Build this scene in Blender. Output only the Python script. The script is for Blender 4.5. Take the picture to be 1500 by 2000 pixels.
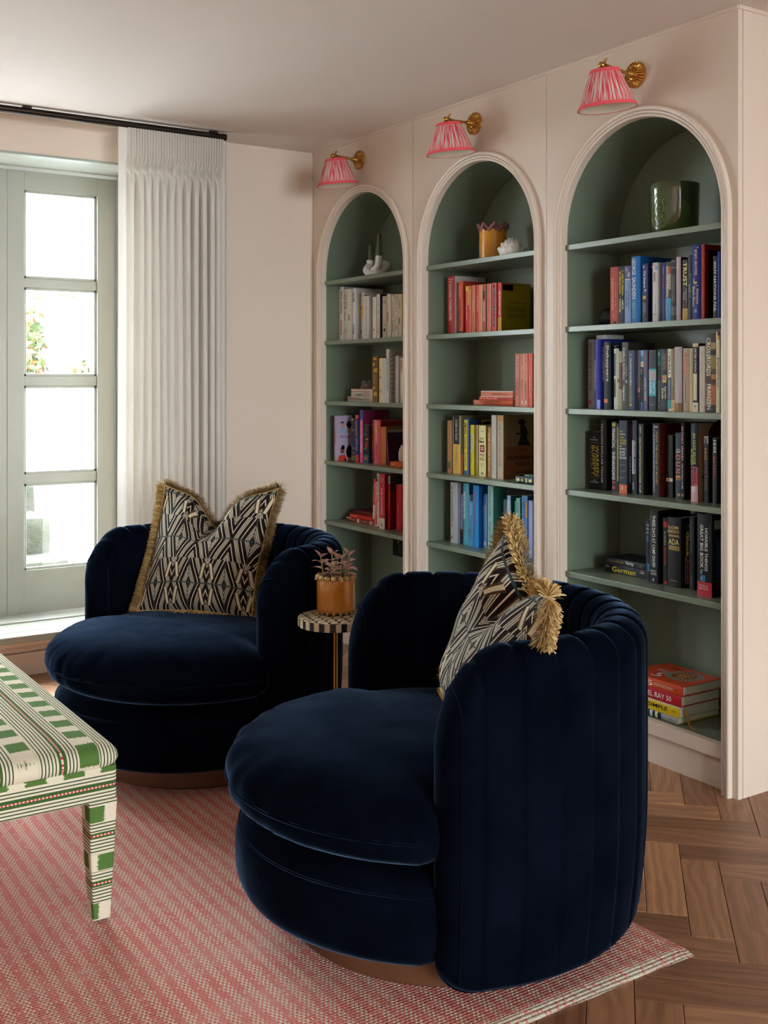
import bpy, bmesh, math, random
from mathutils import Vector, Matrix, noise
random.seed(7)
for o in list(bpy.data.objects): bpy.data.objects.remove(o, do_unlink=True)
S = bpy.context.scene
COL = S.collection
R = math.radians

# ------------------------------------------------------------------ camera, world, light, exposure
FPX, CX, HY, CAMH = 2150.0, 750.0, 742.5, 1.25        # focal length, principal column, horizon row for a 1500x2000 frame
YAW = math.atan(1404.0 / FPX)
cam_d = bpy.data.cameras.new('camera'); cam = bpy.data.objects.new('camera', cam_d); COL.objects.link(cam)
cam.location = (0, 0, CAMH); cam.rotation_euler = (R(90), 0, -YAW)
cam_d.sensor_fit = 'VERTICAL'; cam_d.sensor_height = 36.0; cam_d.lens = FPX / 2000.0 * 36.0
cam_d.shift_y = -(1000 - HY) / 2000.0; cam_d.clip_start = 0.05; cam_d.clip_end = 200
S.camera = cam
W = bpy.data.worlds.new('overcast_sky'); S.world = W; W.use_nodes = True
bg = W.node_tree.nodes['Background']; bg.inputs[0].default_value = (0.86, 0.94, 1.0, 1); bg.inputs[1].default_value = 17.0
S.view_settings.view_transform = 'Standard'; S.view_settings.look = 'None'
S.view_settings.exposure = 1.0; S.view_settings.gamma = 1.0; S.view_settings.use_curve_mapping = False

def portal(name, loc, rot, sx, sy):                    # sky portals: they only guide the sampling of the sky through each window
    l = bpy.data.lights.new(name, 'AREA'); l.shape = 'RECTANGLE'; l.size = sx; l.size_y = sy
    l.cycles.is_portal = True
    o = bpy.data.objects.new(name, l); COL.objects.link(o); o.location = loc; o.rotation_euler = rot
    return o
XMIN, YMIN, CEIL = -2.3, -5.2, 2.368
portal('garden_door_portal', (1.03, 5.11, 1.2), (R(-90), 0, 0), 1.5, 2.0)
portal('back_window_portal', (1.05, YMIN - .12, 1.2), (R(90), 0, 0), 2.9, 2.15)

# ------------------------------------------------------------------ helpers: pixels to points
FW = Vector((math.sin(YAW), math.cos(YAW), 0)); RT = Vector((math.cos(YAW), -math.sin(YAW), 0)); UP = Vector((0, 0, 1)); CAMP = Vector((0, 0, CAMH))
def ray(px, py): return FW + RT * ((px - CX) / FPX) + UP * ((HY - py) / FPX)
def atx(px, py, x): d = ray(px, py); return CAMP + d * (x / d.x)
def aty(px, py, y): d = ray(px, py); return CAMP + d * (y / d.y)
def atz(px, py, z): d = ray(px, py); return CAMP + d * ((z - CAMH) / d.z)

# ------------------------------------------------------------------ helpers: materials
def lin(c): return c / 12.92 if c <= .04045 else ((c + .055) / 1.055) ** 2.4
def rgb(r, g, b): return (lin(r / 255), lin(g / 255), lin(b / 255), 1)
def hexc(h): return rgb(int(h[0:2], 16), int(h[2:4], 16), int(h[4:6], 16))
class NT:
    def __init__(s, m): s.t = m.node_tree; s.p = s.t.nodes['Principled BSDF']
    def n(s, ty, **kw):
        o = s.t.nodes.new(ty)
        for k, v in kw.items(): setattr(o, k, v)
        return o
    def put(s, node, i, v):
        if isinstance(v, bpy.types.NodeSocket): s.t.links.new(v, node.inputs[i])
        elif v is not None: node.inputs[i].default_value = v
    def m(s, op, a, b=None, c=None):
        o = s.n('ShaderNodeMath', operation=op); s.put(o, 0, a)
        if b is not None: s.put(o, 1, b)
        if c is not None: s.put(o, 2, c)
        return o.outputs[0]
    def mix(s, f, a, b):
        o = s.n('ShaderNodeMix', data_type='RGBA'); s.put(o, 0, f); s.put(o, 6, a); s.put(o, 7, b); return o.outputs[2]
    def coords(s, kind='Object'): return s.n('ShaderNodeTexCoord').outputs[kind]
    def sep(s, v):
        o = s.n('ShaderNodeSeparateXYZ'); s.put(o, 0, v); return o.outputs[0], o.outputs[1], o.outputs[2]
    def comb(s, x, y, z):
        o = s.n('ShaderNodeCombineXYZ'); s.put(o, 0, x); s.put(o, 1, y); s.put(o, 2, z); return o.outputs[0]
    def noise(s, v, scale, detail=2.0, rough=.5):
        o = s.n('ShaderNodeTexNoise'); s.put(o, 'Vector', v); s.put(o, 'Scale', scale); s.put(o, 'Detail', detail); s.put(o, 'Roughness', rough); return o.outputs[0]
    def map(s, v, a, b, c, d):
        o = s.n('ShaderNodeMapRange'); s.put(o, 0, v); s.put(o, 1, a); s.put(o, 2, b); s.put(o, 3, c); s.put(o, 4, d); return o.outputs[0]
    def bump(s, h, strength=.3, dist=.002):
        o = s.n('ShaderNodeBump'); s.put(o, 'Height', h); s.put(o, 'Strength', strength); s.put(o, 'Distance', dist); s.t.links.new(o.outputs[0], s.p.inputs['Normal'])
    def ramp(s, f, stops, interp='CONSTANT'):
        o = s.n('ShaderNodeValToRGB'); s.put(o, 0, f); r = o.color_ramp; r.interpolation = interp
        while len(r.elements) < len(stops): r.elements.new(.5)
        for e, (p, c) in zip(r.elements, stops): e.position = p; e.color = c
        return o.outputs[0]
    def col(s, v): s.put(s.p, 'Base Color', v)
MATS = {}
def mat(name, color=(.5, .5, .5, 1), rough=.5, metal=0.0, spec=.5, bump=None, vary=0.0):
    if name in MATS: return MATS[name]
    m = bpy.data.materials.new(name); m.use_nodes = True; t = NT(m)
    t.p.inputs['Roughness'].default_value = rough; t.p.inputs['Metallic'].default_value = metal; t.p.inputs['Specular IOR Level'].default_value = spec
    if vary:
        n = t.noise(t.coords(), 6.0, 3.0)
        t.col(t.mix(t.map(n, .3, .7, 0, 1), tuple(c * (1 - vary) for c in color[:3]) + (1,), tuple(min(1, c * (1 + vary)) for c in color[:3]) + (1,)))
    else: t.col(color)
    if bump: t.bump(t.noise(t.coords(), bump[0], 3.0), bump[1], bump[2])
    MATS[name] = m; return m
def cmat(h, rough=.46):                                # plain printed / coated colour by hex code
    return mat('print_' + h + ('' if rough == .46 else '_%d' % (rough * 100)), hexc(h), rough, spec=.22, vary=.06)

# ------------------------------------------------------------------ helpers: meshes
class MB:
    def __init__(s): s.v = []; s.f = []; s.uv = None
    def add(s, vs, fs):
        b = len(s.v); s.v += [tuple(p) for p in vs]; s.f += [tuple(i + b for i in f) for f in fs]; return s
    def box(s, x0, x1, y0, y1, z0, z1):
        x0, x1 = min(x0, x1), max(x0, x1); y0, y1 = min(y0, y1), max(y0, y1); z0, z1 = min(z0, z1), max(z0, z1)
        return s.add([(x0, y0, z0), (x1, y0, z0), (x1, y1, z0), (x0, y1, z0), (x0, y0, z1), (x1, y0, z1), (x1, y1, z1), (x0, y1, z1)],
                     [(0, 3, 2, 1), (4, 5, 6, 7), (0, 1, 5, 4), (1, 2, 6, 5), (2, 3, 7, 6), (3, 0, 4, 7)])
    def grid(s, rows, wrap_u=False, wrap_v=False):      # rows: list of equal-length point lists
        nu, nv = len(rows), len(rows[0]); b = len(s.v)
        for r in rows: s.v += [tuple(p) for p in r]
        for i in range(nu if wrap_u else nu - 1):
            for j in range(nv if wrap_v else nv - 1):
                i2, j2 = (i + 1) % nu, (j + 1) % nv
                s.f.append((b + i * nv + j, b + i * nv + j2, b + i2 * nv + j2, b + i2 * nv + j))
        return s
    def fan(s, pts, c=None):
        b = len(s.v); s.v += [tuple(p) for p in pts]; n = len(pts)
        if c is None: s.f.append(tuple(range(b, b + n)))
        else:
            s.v.append(tuple(c))
            for i in range(n): s.f.append((b + i, b + (i + 1) % n, b + n))
        return s
    def tube(s, pts, rad, seg=10, caps=True, closed=False):
        pts = [Vector(p) for p in pts]; n = len(pts); rad = rad if isinstance(rad, (list, tuple)) else [rad] * n
        rows = []; prev = None
        for i, p in enumerate(pts):
            if closed: t = pts[(i + 1) % n] - pts[i - 1]
            else: t = pts[min(i + 1, n - 1)] - pts[max(i - 1, 0)]
            t.normalize()
            if prev is None:
                a = Vector((0, 0, 1)) if abs(t.z) < .9 else Vector((1, 0, 0)); u = t.cross(a).normalized()
            else: u = (prev - t * prev.dot(t)).normalized()
            prev = u; w = t.cross(u)
            rows.append([p + (u * math.cos(2 * math.pi * k / seg) + w * math.sin(2 * math.pi * k / seg)) * rad[i] for k in range(seg)])
        s.grid(rows, wrap_u=closed, wrap_v=True)
        if caps and not closed: s.fan(rows[0][::-1]); s.fan(rows[-1])
        return s
    def lathe(s, prof, seg=32, c=(0, 0, 0)):            # prof: (radius, z)
        rows = [[(c[0] + r * math.cos(2 * math.pi * k / seg), c[1] + r * math.sin(2 * math.pi * k / seg), c[2] + z) for k in range(seg)] for r, z in prof]
        s.grid(rows, wrap_v=True)
        if prof[0][0] > 1e-5: s.fan(rows[0][::-1])
        if prof[-1][0] > 1e-5: s.fan(rows[-1])
        return s
    def prism(s, pts, axis, a, b):                      # outline in the two other axes, extruded along axis from a to b
        def P(p, q): return {'x': (q, p[0], p[1]), 'y': (p[0], q, p[1]), 'z': (p[0], p[1], q)}[axis]
        n = len(pts); base = len(s.v); s.v += [P(p, a) for p in pts] + [P(p, b) for p in pts]
        s.f.append(tuple(base + i for i in range(n))[::-1]); s.f.append(tuple(base + n + i for i in range(n)))
        for i in range(n): s.f.append((base + i, base + (i + 1) % n, base + n + (i + 1) % n, base + n + i))
        return s
    def xf(s, M): s.v = [tuple(M @ Vector(p)) for p in s.v]; return s
    def mesh(s, name, bevel=0, smooth=False, seg=2, fix=True):
        me = bpy.data.meshes.new(name); me.from_pydata(s.v, [], s.f)
        if s.uv:
            l = me.uv_layers.new(name='UVMap')
            for lp in me.loops: l.data[lp.index].uv = s.uv[lp.vertex_index]
        bm = bmesh.new(); bm.from_mesh(me)
        if fix: bmesh.ops.recalc_face_normals(bm, faces=bm.faces[:])
        if bevel:
            ed = [e for e in bm.edges if len(e.link_faces) == 2 and e.calc_face_angle(0) > .5]
            bmesh.ops.bevel(bm, geom=ed, offset=bevel, segments=seg, affect='EDGES', clamp_overlap=True, profile=.5)
        bm.to_mesh(me); bm.free()
        if smooth:
            for p in me.polygons: p.use_smooth = True
        return me
def link(o): COL.objects.link(o); return o
def root_of(o):
    while o.parent: o = o.parent
    return o
def part(name, mb, m, parent=None, bevel=0, smooth=False, world=True, seg=2, fix=True, kind=None, auto=None):
    if parent is not None and world and isinstance(mb, MB):
        l = root_of(parent).location
        if l.length > 0: mb.v = [(p[0] - l.x, p[1] - l.y, p[2] - l.z) for p in mb.v]
    me = mb.mesh(name, bevel, smooth, seg, fix) if isinstance(mb, MB) else mb
    if not me.materials: me.materials.append(m)
    o = bpy.data.objects.new(name, me); link(o)
    if auto: me.set_sharp_from_angle(angle=R(auto))
    if parent is not None: o.parent = parent
    if kind: o['kind'] = kind
    return o
def tag(o, label=None, cat=None, group=None, kind=None):
    if label: o['label'] = label
    if cat: o['category'] = cat
    if group: o['group'] = group
    if kind: o['kind'] = kind
    return o
def thing(name, label, cat, loc=(0, 0, 0), rz=0.0, group=None):
    o = bpy.data.objects.new(name, None); link(o); o.empty_display_size = .05; o.location = loc; o.rotation_euler = (0, 0, rz)
    return tag(o, label, cat, group)
def setting(name):
    o = bpy.data.objects.new(name, None); link(o); o.empty_display_size = .05; o['kind'] = 'structure'; return o
def structure(name, mb, m, bevel=0, smooth=False):
    return tag(part(name, mb, m, None, bevel, smooth), kind='structure')
def copy_tree(o, parent=None):
    c = o.copy(); link(c); c.parent = parent
    for ch in list(o.children): copy_tree(ch, c)
    return c
# text: flat letters in a unit box (0..1 wide, 0..1 tall), cached per string
TXT = {}
def text_mesh(s, bold=.012):
    k = (s, bold)
    if k not in TXT:
        cu = bpy.data.curves.new('t', 'FONT'); cu.body = s; cu.resolution_u = 2; cu.offset = bold; cu.fill_mode = 'FRONT'
        ob = bpy.data.objects.new('t', cu)
        me = ob.to_mesh()
        vs = [v.co.copy() for v in me.vertices]; fs = [tuple(p.vertices) for p in me.polygons]
        ob.to_mesh_clear(); bpy.data.objects.remove(ob, do_unlink=True); bpy.data.curves.remove(cu)
        x0 = min(v.x for v in vs); x1 = max(v.x for v in vs); y0 = min(v.y for v in vs); y1 = max(v.y for v in vs)
        TXT[k] = ([((v.x - x0) / max(1e-6, x1 - x0), (v.y - y0) / max(1e-6, y1 - y0)) for v in vs], fs)
    return TXT[k]
def put_text(mb, s, o, ex, ey, bold=.012):              # o: corner, ex / ey: full extent vectors
    vs, fs = text_mesh(s, bold); o, ex, ey = Vector(o), Vector(ex), Vector(ey)
    mb.add([o + ex * a + ey * b for a, b in vs], fs); return mb

# ------------------------------------------------------------------ surface materials
XB, YW, DOORY = 2.673, 4.735, 5.03
M_WALL = mat('warm_pink_wall_paint', rgb(226, 208, 193), .62, spec=.3, bump=(180, .04, .001))
M_CEIL = mat('ceiling_paint', rgb(226, 214, 206), .7, spec=.2)
M_JOIN = mat('joinery_pink_paint', rgb(216, 198, 183), .38, spec=.4)
M_WHITE = mat('white_gloss_paint', rgb(164, 166, 156), .3, spec=.5)
M_GREEN = mat('olive_green_paint', rgb(112, 124, 107), .3, spec=.5)
M_DARK = mat('dark_void', (.01, .01, .01, 1), .9)
M_BRONZE = mat('dark_bronze_metal', rgb(52, 44, 40), .35, .85)
M_BRASS = mat('aged_brass', rgb(196, 150, 76), .24, 1.0, vary=.15)
def glass_mat():
    m = bpy.data.materials.new('window_glass'); m.use_nodes = True; t = m.node_tree; t.nodes.clear()
    o = t.nodes.new('ShaderNodeOutputMaterial'); a = t.nodes.new('ShaderNodeBsdfTransparent'); g = t.nodes.new('ShaderNodeBsdfGlossy'); x = t.nodes.new('ShaderNodeMixShader')
    g.inputs['Roughness'].default_value = .02; a.inputs[0].default_value = (.96, .98, .97, 1); x.inputs[0].default_value = .06
    t.links.new(a.outputs[0], x.inputs[1]); t.links.new(g.outputs[0], x.inputs[2]); t.links.new(x.outputs[0], o.inputs[0]); return m
M_GLASS = glass_mat()
def wood_floor_mat(name, island):
    m = bpy.data.materials.new(name); m.use_nodes = True; t = NT(m)
    uv = t.n('ShaderNodeUVMap').outputs[0]
    rnd = t.n('ShaderNodeNewGeometry').outputs['Random Per Island'] if island else t.n('ShaderNodeObjectInfo').outputs['Random']
    u, v, _ = t.sep(uv)
    off = t.m('MULTIPLY', rnd, 37.0)
    wob = t.noise(t.comb(t.m('MULTIPLY', u, 3.0), t.m('MULTIPLY', v, 9.0), off), 1.0, 3)
    g1 = t.noise(t.comb(t.m('MULTIPLY', u, 3.0), t.m('MULTIPLY', v, 150.0), off), 1.0, 4, .6)
    rings = t.m('SINE', t.m('ADD', t.m('MULTIPLY', v, 190.0), t.m('MULTIPLY', wob, 26.0)))
    f = t.m('ADD', t.m('MULTIPLY', g1, .7), t.m('MULTIPLY', t.m('MULTIPLY_ADD', rings, .5, .5), .22))
    base = t.ramp(f, [(0, rgb(104, 78, 59)), (.45, rgb(160, 122, 94)), (1, rgb(200, 162, 128))], 'LINEAR')
    tone = t.ramp(rnd, [(0, rgb(156, 143, 136)), (.5, rgb(188, 179, 172)), (1, rgb(226, 219, 210))], 'LINEAR')
    mul = t.n('ShaderNodeMix', data_type='RGBA', blend_type='MULTIPLY'); t.put(mul, 0, 1.0); t.put(mul, 6, base); t.put(mul, 7, tone)
    br = t.n('ShaderNodeMix', data_type='RGBA', blend_type='ADD'); t.put(br, 0, .9); t.put(br, 6, mul.outputs[2]); t.put(br, 7, mul.outputs[2])
    t.col(br.outputs[2]); t.p.inputs['Roughness'].default_value = .42; t.p.inputs['Specular IOR Level'].default_value = .45
    t.bump(f, .12, .001); return m
M_PLANK = wood_floor_mat('walnut_plank', False); M_PLANKS = wood_floor_mat('walnut_planks_far', True)

# ------------------------------------------------------------------ room shell
XWR = XB + .285                                          # face of the right wall behind the bookcases
structure('ceiling', MB().box(XMIN - .3, XWR + .2, YMIN - .3, 5.35, CEIL, CEIL + .1), M_CEIL)
floor = structure('floor', MB().box(XMIN - .1, XWR + .1, YMIN - .1, YW + .05, -.1, -.013), M_DARK)
structure('wall_right', MB().box(XWR, XWR + .12, YMIN - .12, YW + .35, -.1, CEIL), M_WALL)
OX0, OX1, OZ0, OZ1 = .235, 1.815, .15, 2.208              # garden door recess
w = MB().box(OX1, XWR, YW, YW + .36, -.1, CEIL).box(XMIN - .12, OX0, YW, YW + .36, -.1, CEIL)
w.box(OX0, OX1, YW, YW + .36, OZ1, CEIL).box(OX0, OX1, YW, YW + .36, -.1, OZ0)
structure('wall_far', w, M_WALL)
# back wall (behind the camera) with a wide window, left wall with a window
w = MB().box(XMIN - .12, -.45, YMIN - .12, YMIN, -.1, CEIL).box(2.55, XWR + .12, YMIN - .12, YMIN, -.1, CEIL)
w.box(-.45, 2.55, YMIN - .12, YMIN, -.1, .08).box(-.45, 2.55, YMIN - .12, YMIN, 2.31, CEIL)
structure('wall_back', w, M_WALL)
w = MB().box(XMIN - .12, XMIN, YMIN, YW, -.1, CEIL)
structure('wall_left', w, M_WALL)
def plain_window(n, axis, pos, a0, a1, z0, z1, cols):
    r = setting('window_%d' % n)
    def bx(p0, p1, q0, q1): return MB().box(p0, p1, pos - .02, pos + .02, q0, q1) if axis == 'y' else MB().box(pos - .02, pos + .02, p0, p1, q0, q1)
    for q in ((z0, z0 + .06), (z1 - .06, z1)): part('window_rail', bx(a0, a1, *q), M_WHITE, r)
    for k in range(cols + 1):
        c = a0 + .03 + (a1 - a0 - .06) * k / cols; part('window_stile', bx(c - .03, c + .03, z0 + .06, z1 - .06), M_WHITE, r)
    for k in range(cols):
        c0 = a0 + .03 + (a1 - a0 - .06) * k / cols + .03; c1 = a0 + .03 + (a1 - a0 - .06) * (k + 1) / cols - .03
        part('pane', (MB().box(c0, c1, pos - .003, pos + .003, z0 + .06, z1 - .06) if axis == 'y' else MB().box(pos - .003, pos + .003, c0, c1, z0 + .06, z1 - .06)), M_GLASS, r)
plain_window(1, 'y', YMIN - .06, -.45, 2.55, .08, 2.31, 3)

# herringbone planks: lattice (W,-W),(L,L) in the (v,u) frame turned 45 degrees to the walls
PW, PL, V0, U0 = .0943, .4115, .0727, 2.658
def uv2xy(u, v): return ((u + v) / math.sqrt(2), (u - v) / math.sqrt(2))
planks = []
for i in range(-90, 91):
    for j in range(-22, 23):
        bv, bu = V0 + i * PW + j * PL, U0 - i * PW + j * PL
        for vert in (1, 0):
            if vert: v0, v1, u0, u1 = bv, bv + PW, bu, bu + PL
            else: v0, v1, u0, u1 = bv + PW, bv + PW + PL, bu + PL - PW, bu + PL
            x, y = uv2xy((u0 + u1) / 2, (v0 + v1) / 2)
            if XMIN - .3 < x < XWR + .2 and YMIN - .3 < y < YW + .25: planks.append((x, y, vert))
def in_view(x, y):
    d = Vector((x, y, 0)) - CAMP; D = d.dot(FW)
    if D < .6: return False
    px = CX + FPX * d.dot(RT) / D; py = HY + FPX * CAMH / D
    if not (-120 < px < 1620 and py < 2180): return False
    if x < 1.70 and 1.85 < y < 3.85: return False         # under the rug
    if x > XB + .25: return False
    return True
vis = sorted([p for p in planks if in_view(p[0], p[1])], key=lambda p: math.hypot(p[0], p[1]))[:290]
visset = set(vis)
gap = .0007
def plank_mesh(k):
    hx, hy = PL / 2 - gap, PW / 2 - gap; b = MB().box(-hx, hx, -hy, hy, -.013, 0)
    rr = random.Random(k); ou, ov = rr.random() * 9, rr.random() * 9
    b.uv = [(p[0] + ou, p[1] + ov) for p in b.v]
    me = b.mesh('plank'); bm = bmesh.new(); bm.from_mesh(me)
    bmesh.ops.bevel(bm, geom=[e for e in bm.edges if all(v.co.z > -.001 for v in e.verts)], offset=.0012, segments=1, affect='EDGES')
    bm.to_mesh(me); bm.free(); me.materials.append(M_PLANK); return me
PMESH = [plank_mesh(k) for k in range(12)]
for k, (x, y, vert) in enumerate(vis):
    o = bpy.data.objects.new('plank', random.choice(PMESH)); link(o); o.parent = floor
    o.location = (x, y, random.uniform(-.0006, 0)); o.rotation_euler = (0, 0, R(45) if vert else R(-45))
    if random.random() < .5: o.rotation_euler.z += math.pi
rest = MB(); rest.uv = []
for (x, y, vert) in planks:
    if (x, y, vert) in visset: continue
    a = R(45) if vert else R(-45); ca, sa = math.cos(a), math.sin(a); hx, hy = PL / 2 - gap, PW / 2 - gap
    pts = [(-hx, -hy), (hx, -hy), (hx, hy), (-hx, hy)]; ou, ov = random.random() * 9, random.random() * 9
    P = [(max(XMIN, min(XWR, x + ca * p - sa * q)), max(YMIN, min(YW, y + sa * p + ca * q)), -.0005) for p, q in pts]
    rest.add(P, [(0, 1, 2, 3)]); rest.uv += [(p + ou, q + ov) for p, q in pts]
part('planks', rest, M_PLANKS, floor, kind='stuff')

# ------------------------------------------------------------------ garden door recess, sill, doors
sill = setting('trim_1')
part('sill_board', MB().box(OX0 - .04, OX1 + .04, 4.655, YW, .155, .186), M_WHITE, sill, .005)
part('sill_inner', MB().box(OX0, OX1, YW, 4.90, .150, .186), M_WHITE, sill)
part('threshold', MB().box(OX0, OX1, 4.90, 5.09, .150, .194), M_WHITE, sill, .004)
part('sill_moulding', MB().prism([(4.735, .155), (4.668, .155), (4.672, .140), (4.69, .128), (4.705, .122), (4.71, .108), (4.735, .104)], 'x', OX0 - .03, OX1 + .03), M_JOIN, sill)
structure('baseboard_far', MB().box(XMIN, XWR - .002, YW - .014, YW, .0, .098), M_JOIN, .003)
fr = setting('trim_2')                                    # fixed frame in the recess
for x0, x1 in ((OX0, OX0 + .034), (OX1 - .033, OX1)): part('frame_jamb', MB().box(x0, x1, 4.99, 5.095, .194, OZ1), M_WHITE, fr, .003)
part('frame_head', MB().box(OX0 + .034, OX1 - .033, 4.975, 5.095, OZ1 - .012, OZ1), M_WHITE, fr, .002)
part('head_lining', MB().box(OX0, OX1, YW + .0005, 4.975, OZ1 - .004, OZ1 - .0005), M_WHITE, fr)
part('head_bead', MB().box(OX0, OX1, YW - .004, YW + .01, OZ1 - .002, OZ1 + .006), M_WHITE, fr)
def garden_door(n, x0, x1):
    r = setting('door_%d' % n); y0, y1 = DOORY, DOORY + .045; z0, z1 = .197, 2.193
    gx0, gx1 = x0 + .076, x1 - .092
    part('stile', MB().box(x0 + .001, gx0, y0, y1, z0, z1), M_WHITE, r, .002); part('stile', MB().box(gx1, x1 - .001, y0, y1, z0, z1), M_WHITE, r, .002)
    part('top_rail', MB().box(gx0, gx1, y0 + .001, y1 - .001, 2.108, z1), M_WHITE, r); part('bottom_rail', MB().box(gx0, gx1, y0 + .001, y1 - .001, z0, .392), M_WHITE, r)
    zs = [.392, .782, .825, 1.2245, 1.268, 1.6685, 1.710, 2.108]
    for k in (1, 3, 5): part('glazing_bar', MB().box(gx0, gx1, y0 + .008, y1 - .008, zs[k], zs[k + 1]), M_WHITE, r, .003)
    for k in range(0, 8, 2):
        a, b = zs[k], zs[k + 1]; bd = MB()
        for (p0, p1, q0, q1) in ((gx0, gx1, a, a + .012), (gx0, gx1, b - .012, b), (gx0, gx0 + .012, a, b), (gx1 - .012, gx1, a, b)):
            bd.box(p0, p1, y0 + .012, y0 + .022, q0, q1)
        part('glazing_bead', bd, M_WHITE, r, .002)
        part('pane', MB().box(gx0, gx1, y0 + .022, y0 + .026, a, b), M_GLASS, r)
for n, x0 in ((1, 1.277), (2, .774), (3, .271)): garden_door(n, x0, x0 + .503)

# ------------------------------------------------------------------ garden outside
M_PAVE = mat('pale_paving', rgb(158, 160, 162), .8, bump=(30, .3, .01), vary=.08)
M_RENDER = mat('white_render', rgb(232, 230, 222), .85, bump=(60, .3, .004))
def moss_mat():
    m = bpy.data.materials.new('mossy_stone'); m.use_nodes = True; t = NT(m); c = t.coords()
    n = t.noise(c, 7.0, 5, .65); n2 = t.noise(c, 28.0, 4, .6)
    t.col(t.mix(t.map(n, .4, .62, 0, 1), t.mix(n2, rgb(40, 38, 32), rgb(58, 55, 47)), t.mix(n2, rgb(24, 28, 15), rgb(40, 46, 26)))); t.p.inputs['Roughness'].default_value = .9
    t.bump(n2, .6, .02); return m
M_MOSS = moss_mat()
structure('garden_ground', MB().box(-14, 14, YW + .36, 26, -.3, 0.0), M_PAVE)
structure('garden_ground_back', MB().box(-14, 14, -22, YMIN - .14, -.4, -.12), M_PAVE)
structure('garden_ground_side', MB().box(-16, XMIN - .14, YMIN - .12, YW + .34, -.4, -.12), M_PAVE)
def stone(name, label, x0, x1, y0, y1, z0, z1):
    b = MB().box(x0, x1, y0, y1, z0, z1); me = b.mesh(name); bm = bmesh.new(); bm.from_mesh(me)
    bmesh.ops.subdivide_edges(bm, edges=bm.edges[:], cuts=5, use_grid_fill=True)
    for v in bm.verts: v.co += noise.noise_vector(v.co * 4) * .012
    bm.to_mesh(me); bm.free()
    for p in me.polygons: p.use_smooth = True
    return tag(part(name, me, M_MOSS), label, 'stone')
stone('stone_step', 'long low mossy stone step nearest the garden door', 1.45, 2.19, 7.1, 7.5, -.01, .08)
stone('stone_block', 'square mossy stone block standing behind the low step', 1.6, 2.19, 7.52, 7.98, -.01, .31)
stone('stone_post', 'upright grey stone post on the left behind the mossy block', 1.85, 2.225, 8.02, 8.3, -.01, .54)
tag(part('garden_wall', MB().box(-6, 7.5, 10.3, 10.5, .0, 1.24), M_RENDER), 'long white rendered garden wall at the far side of the terrace', 'wall')
hs = thing('garden_house', 'pale house with a blue window beyond the garden wall', 'building', (4.2, 17.0, 0))
part('house_wall', MB().box(1.8, 9, 16.5, 18.5, 0, 2.3), M_RENDER, hs); part('window_pane', MB().box(2.3, 3.6, 16.46, 16.5, .7, 1.5), mat('sky_blue_pane', rgb(120, 150, 175), .2), hs)
part('gutter', MB().box(1.8, 9, 16.42, 16.5, 2.2, 2.3), mat('ochre_timber', rgb(176, 140, 92), .6), hs)
M_LEAF1 = mat('garden_leaf', rgb(58, 74, 30), .6, vary=.3); M_LEAF2 = mat('autumn_leaf', rgb(112, 80, 40), .6, vary=.3); M_STEM = mat('brown_stem', rgb(84, 66, 46), .8)
def garden_shrub(name, label, base, h, rad, n, seed):
    rr = random.Random(seed); r = thing(name, label, 'shrub', base)
    st = MB()
    for k in range(7):
        a = rr.random() * 6.28; e = Vector((math.cos(a) * rad * .7, math.sin(a) * rad * .7, h * rr.uniform(.7, .95)))
        st.tube([(0, 0, 0), e * .4 + Vector((0, 0, .1)), e], [.02, .012, .004], 5)
    part('stems', st, M_STEM, r, world=False)
    for nm, m_, cnt in (('green_leaves', M_LEAF1, n), ('autumn_leaves', M_LEAF2, n // 2)):
        b = MB()
        for k in range(cnt):
            d = Vector((rr.gauss(0, 1), rr.gauss(0, 1), rr.gauss(0, 1))).normalized() * rr.uniform(.45, 1)
            c = Vector((d.x * rad, d.y * rad, h * .58 + d.z * h * .42)); a = Vector((rr.gauss(0, 1), rr.gauss(0, 1), rr.gauss(0, 1))).normalized() * .06
            bb = a.cross(Vector((rr.gauss(0, 1), rr.gauss(0, 1), rr.gauss(0, 1)))).normalized() * .026
            b.add([c - a, c + bb, c + a, c - bb], [(0, 1, 2, 3)])
        part(nm, b, m_, r, world=False, fix=False, kind='stuff')
    return r
garden_shrub('garden_shrub', 'leafy green and rust shrub above the white garden wall', (2.99, 11.2, 0), 2.1, .30, 700, 3)
garden_shrub('garden_shrub', 'sparse small shrub spilling beside the garden wall end', (3.75, 11.6, 0), 1.5, .2, 350, 5)
garden_shrub('garden_tree', 'distant spiky tree top seen high in the top pane', (5.75, 19.5, 0), 4.0, .45, 300, 9)

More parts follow.
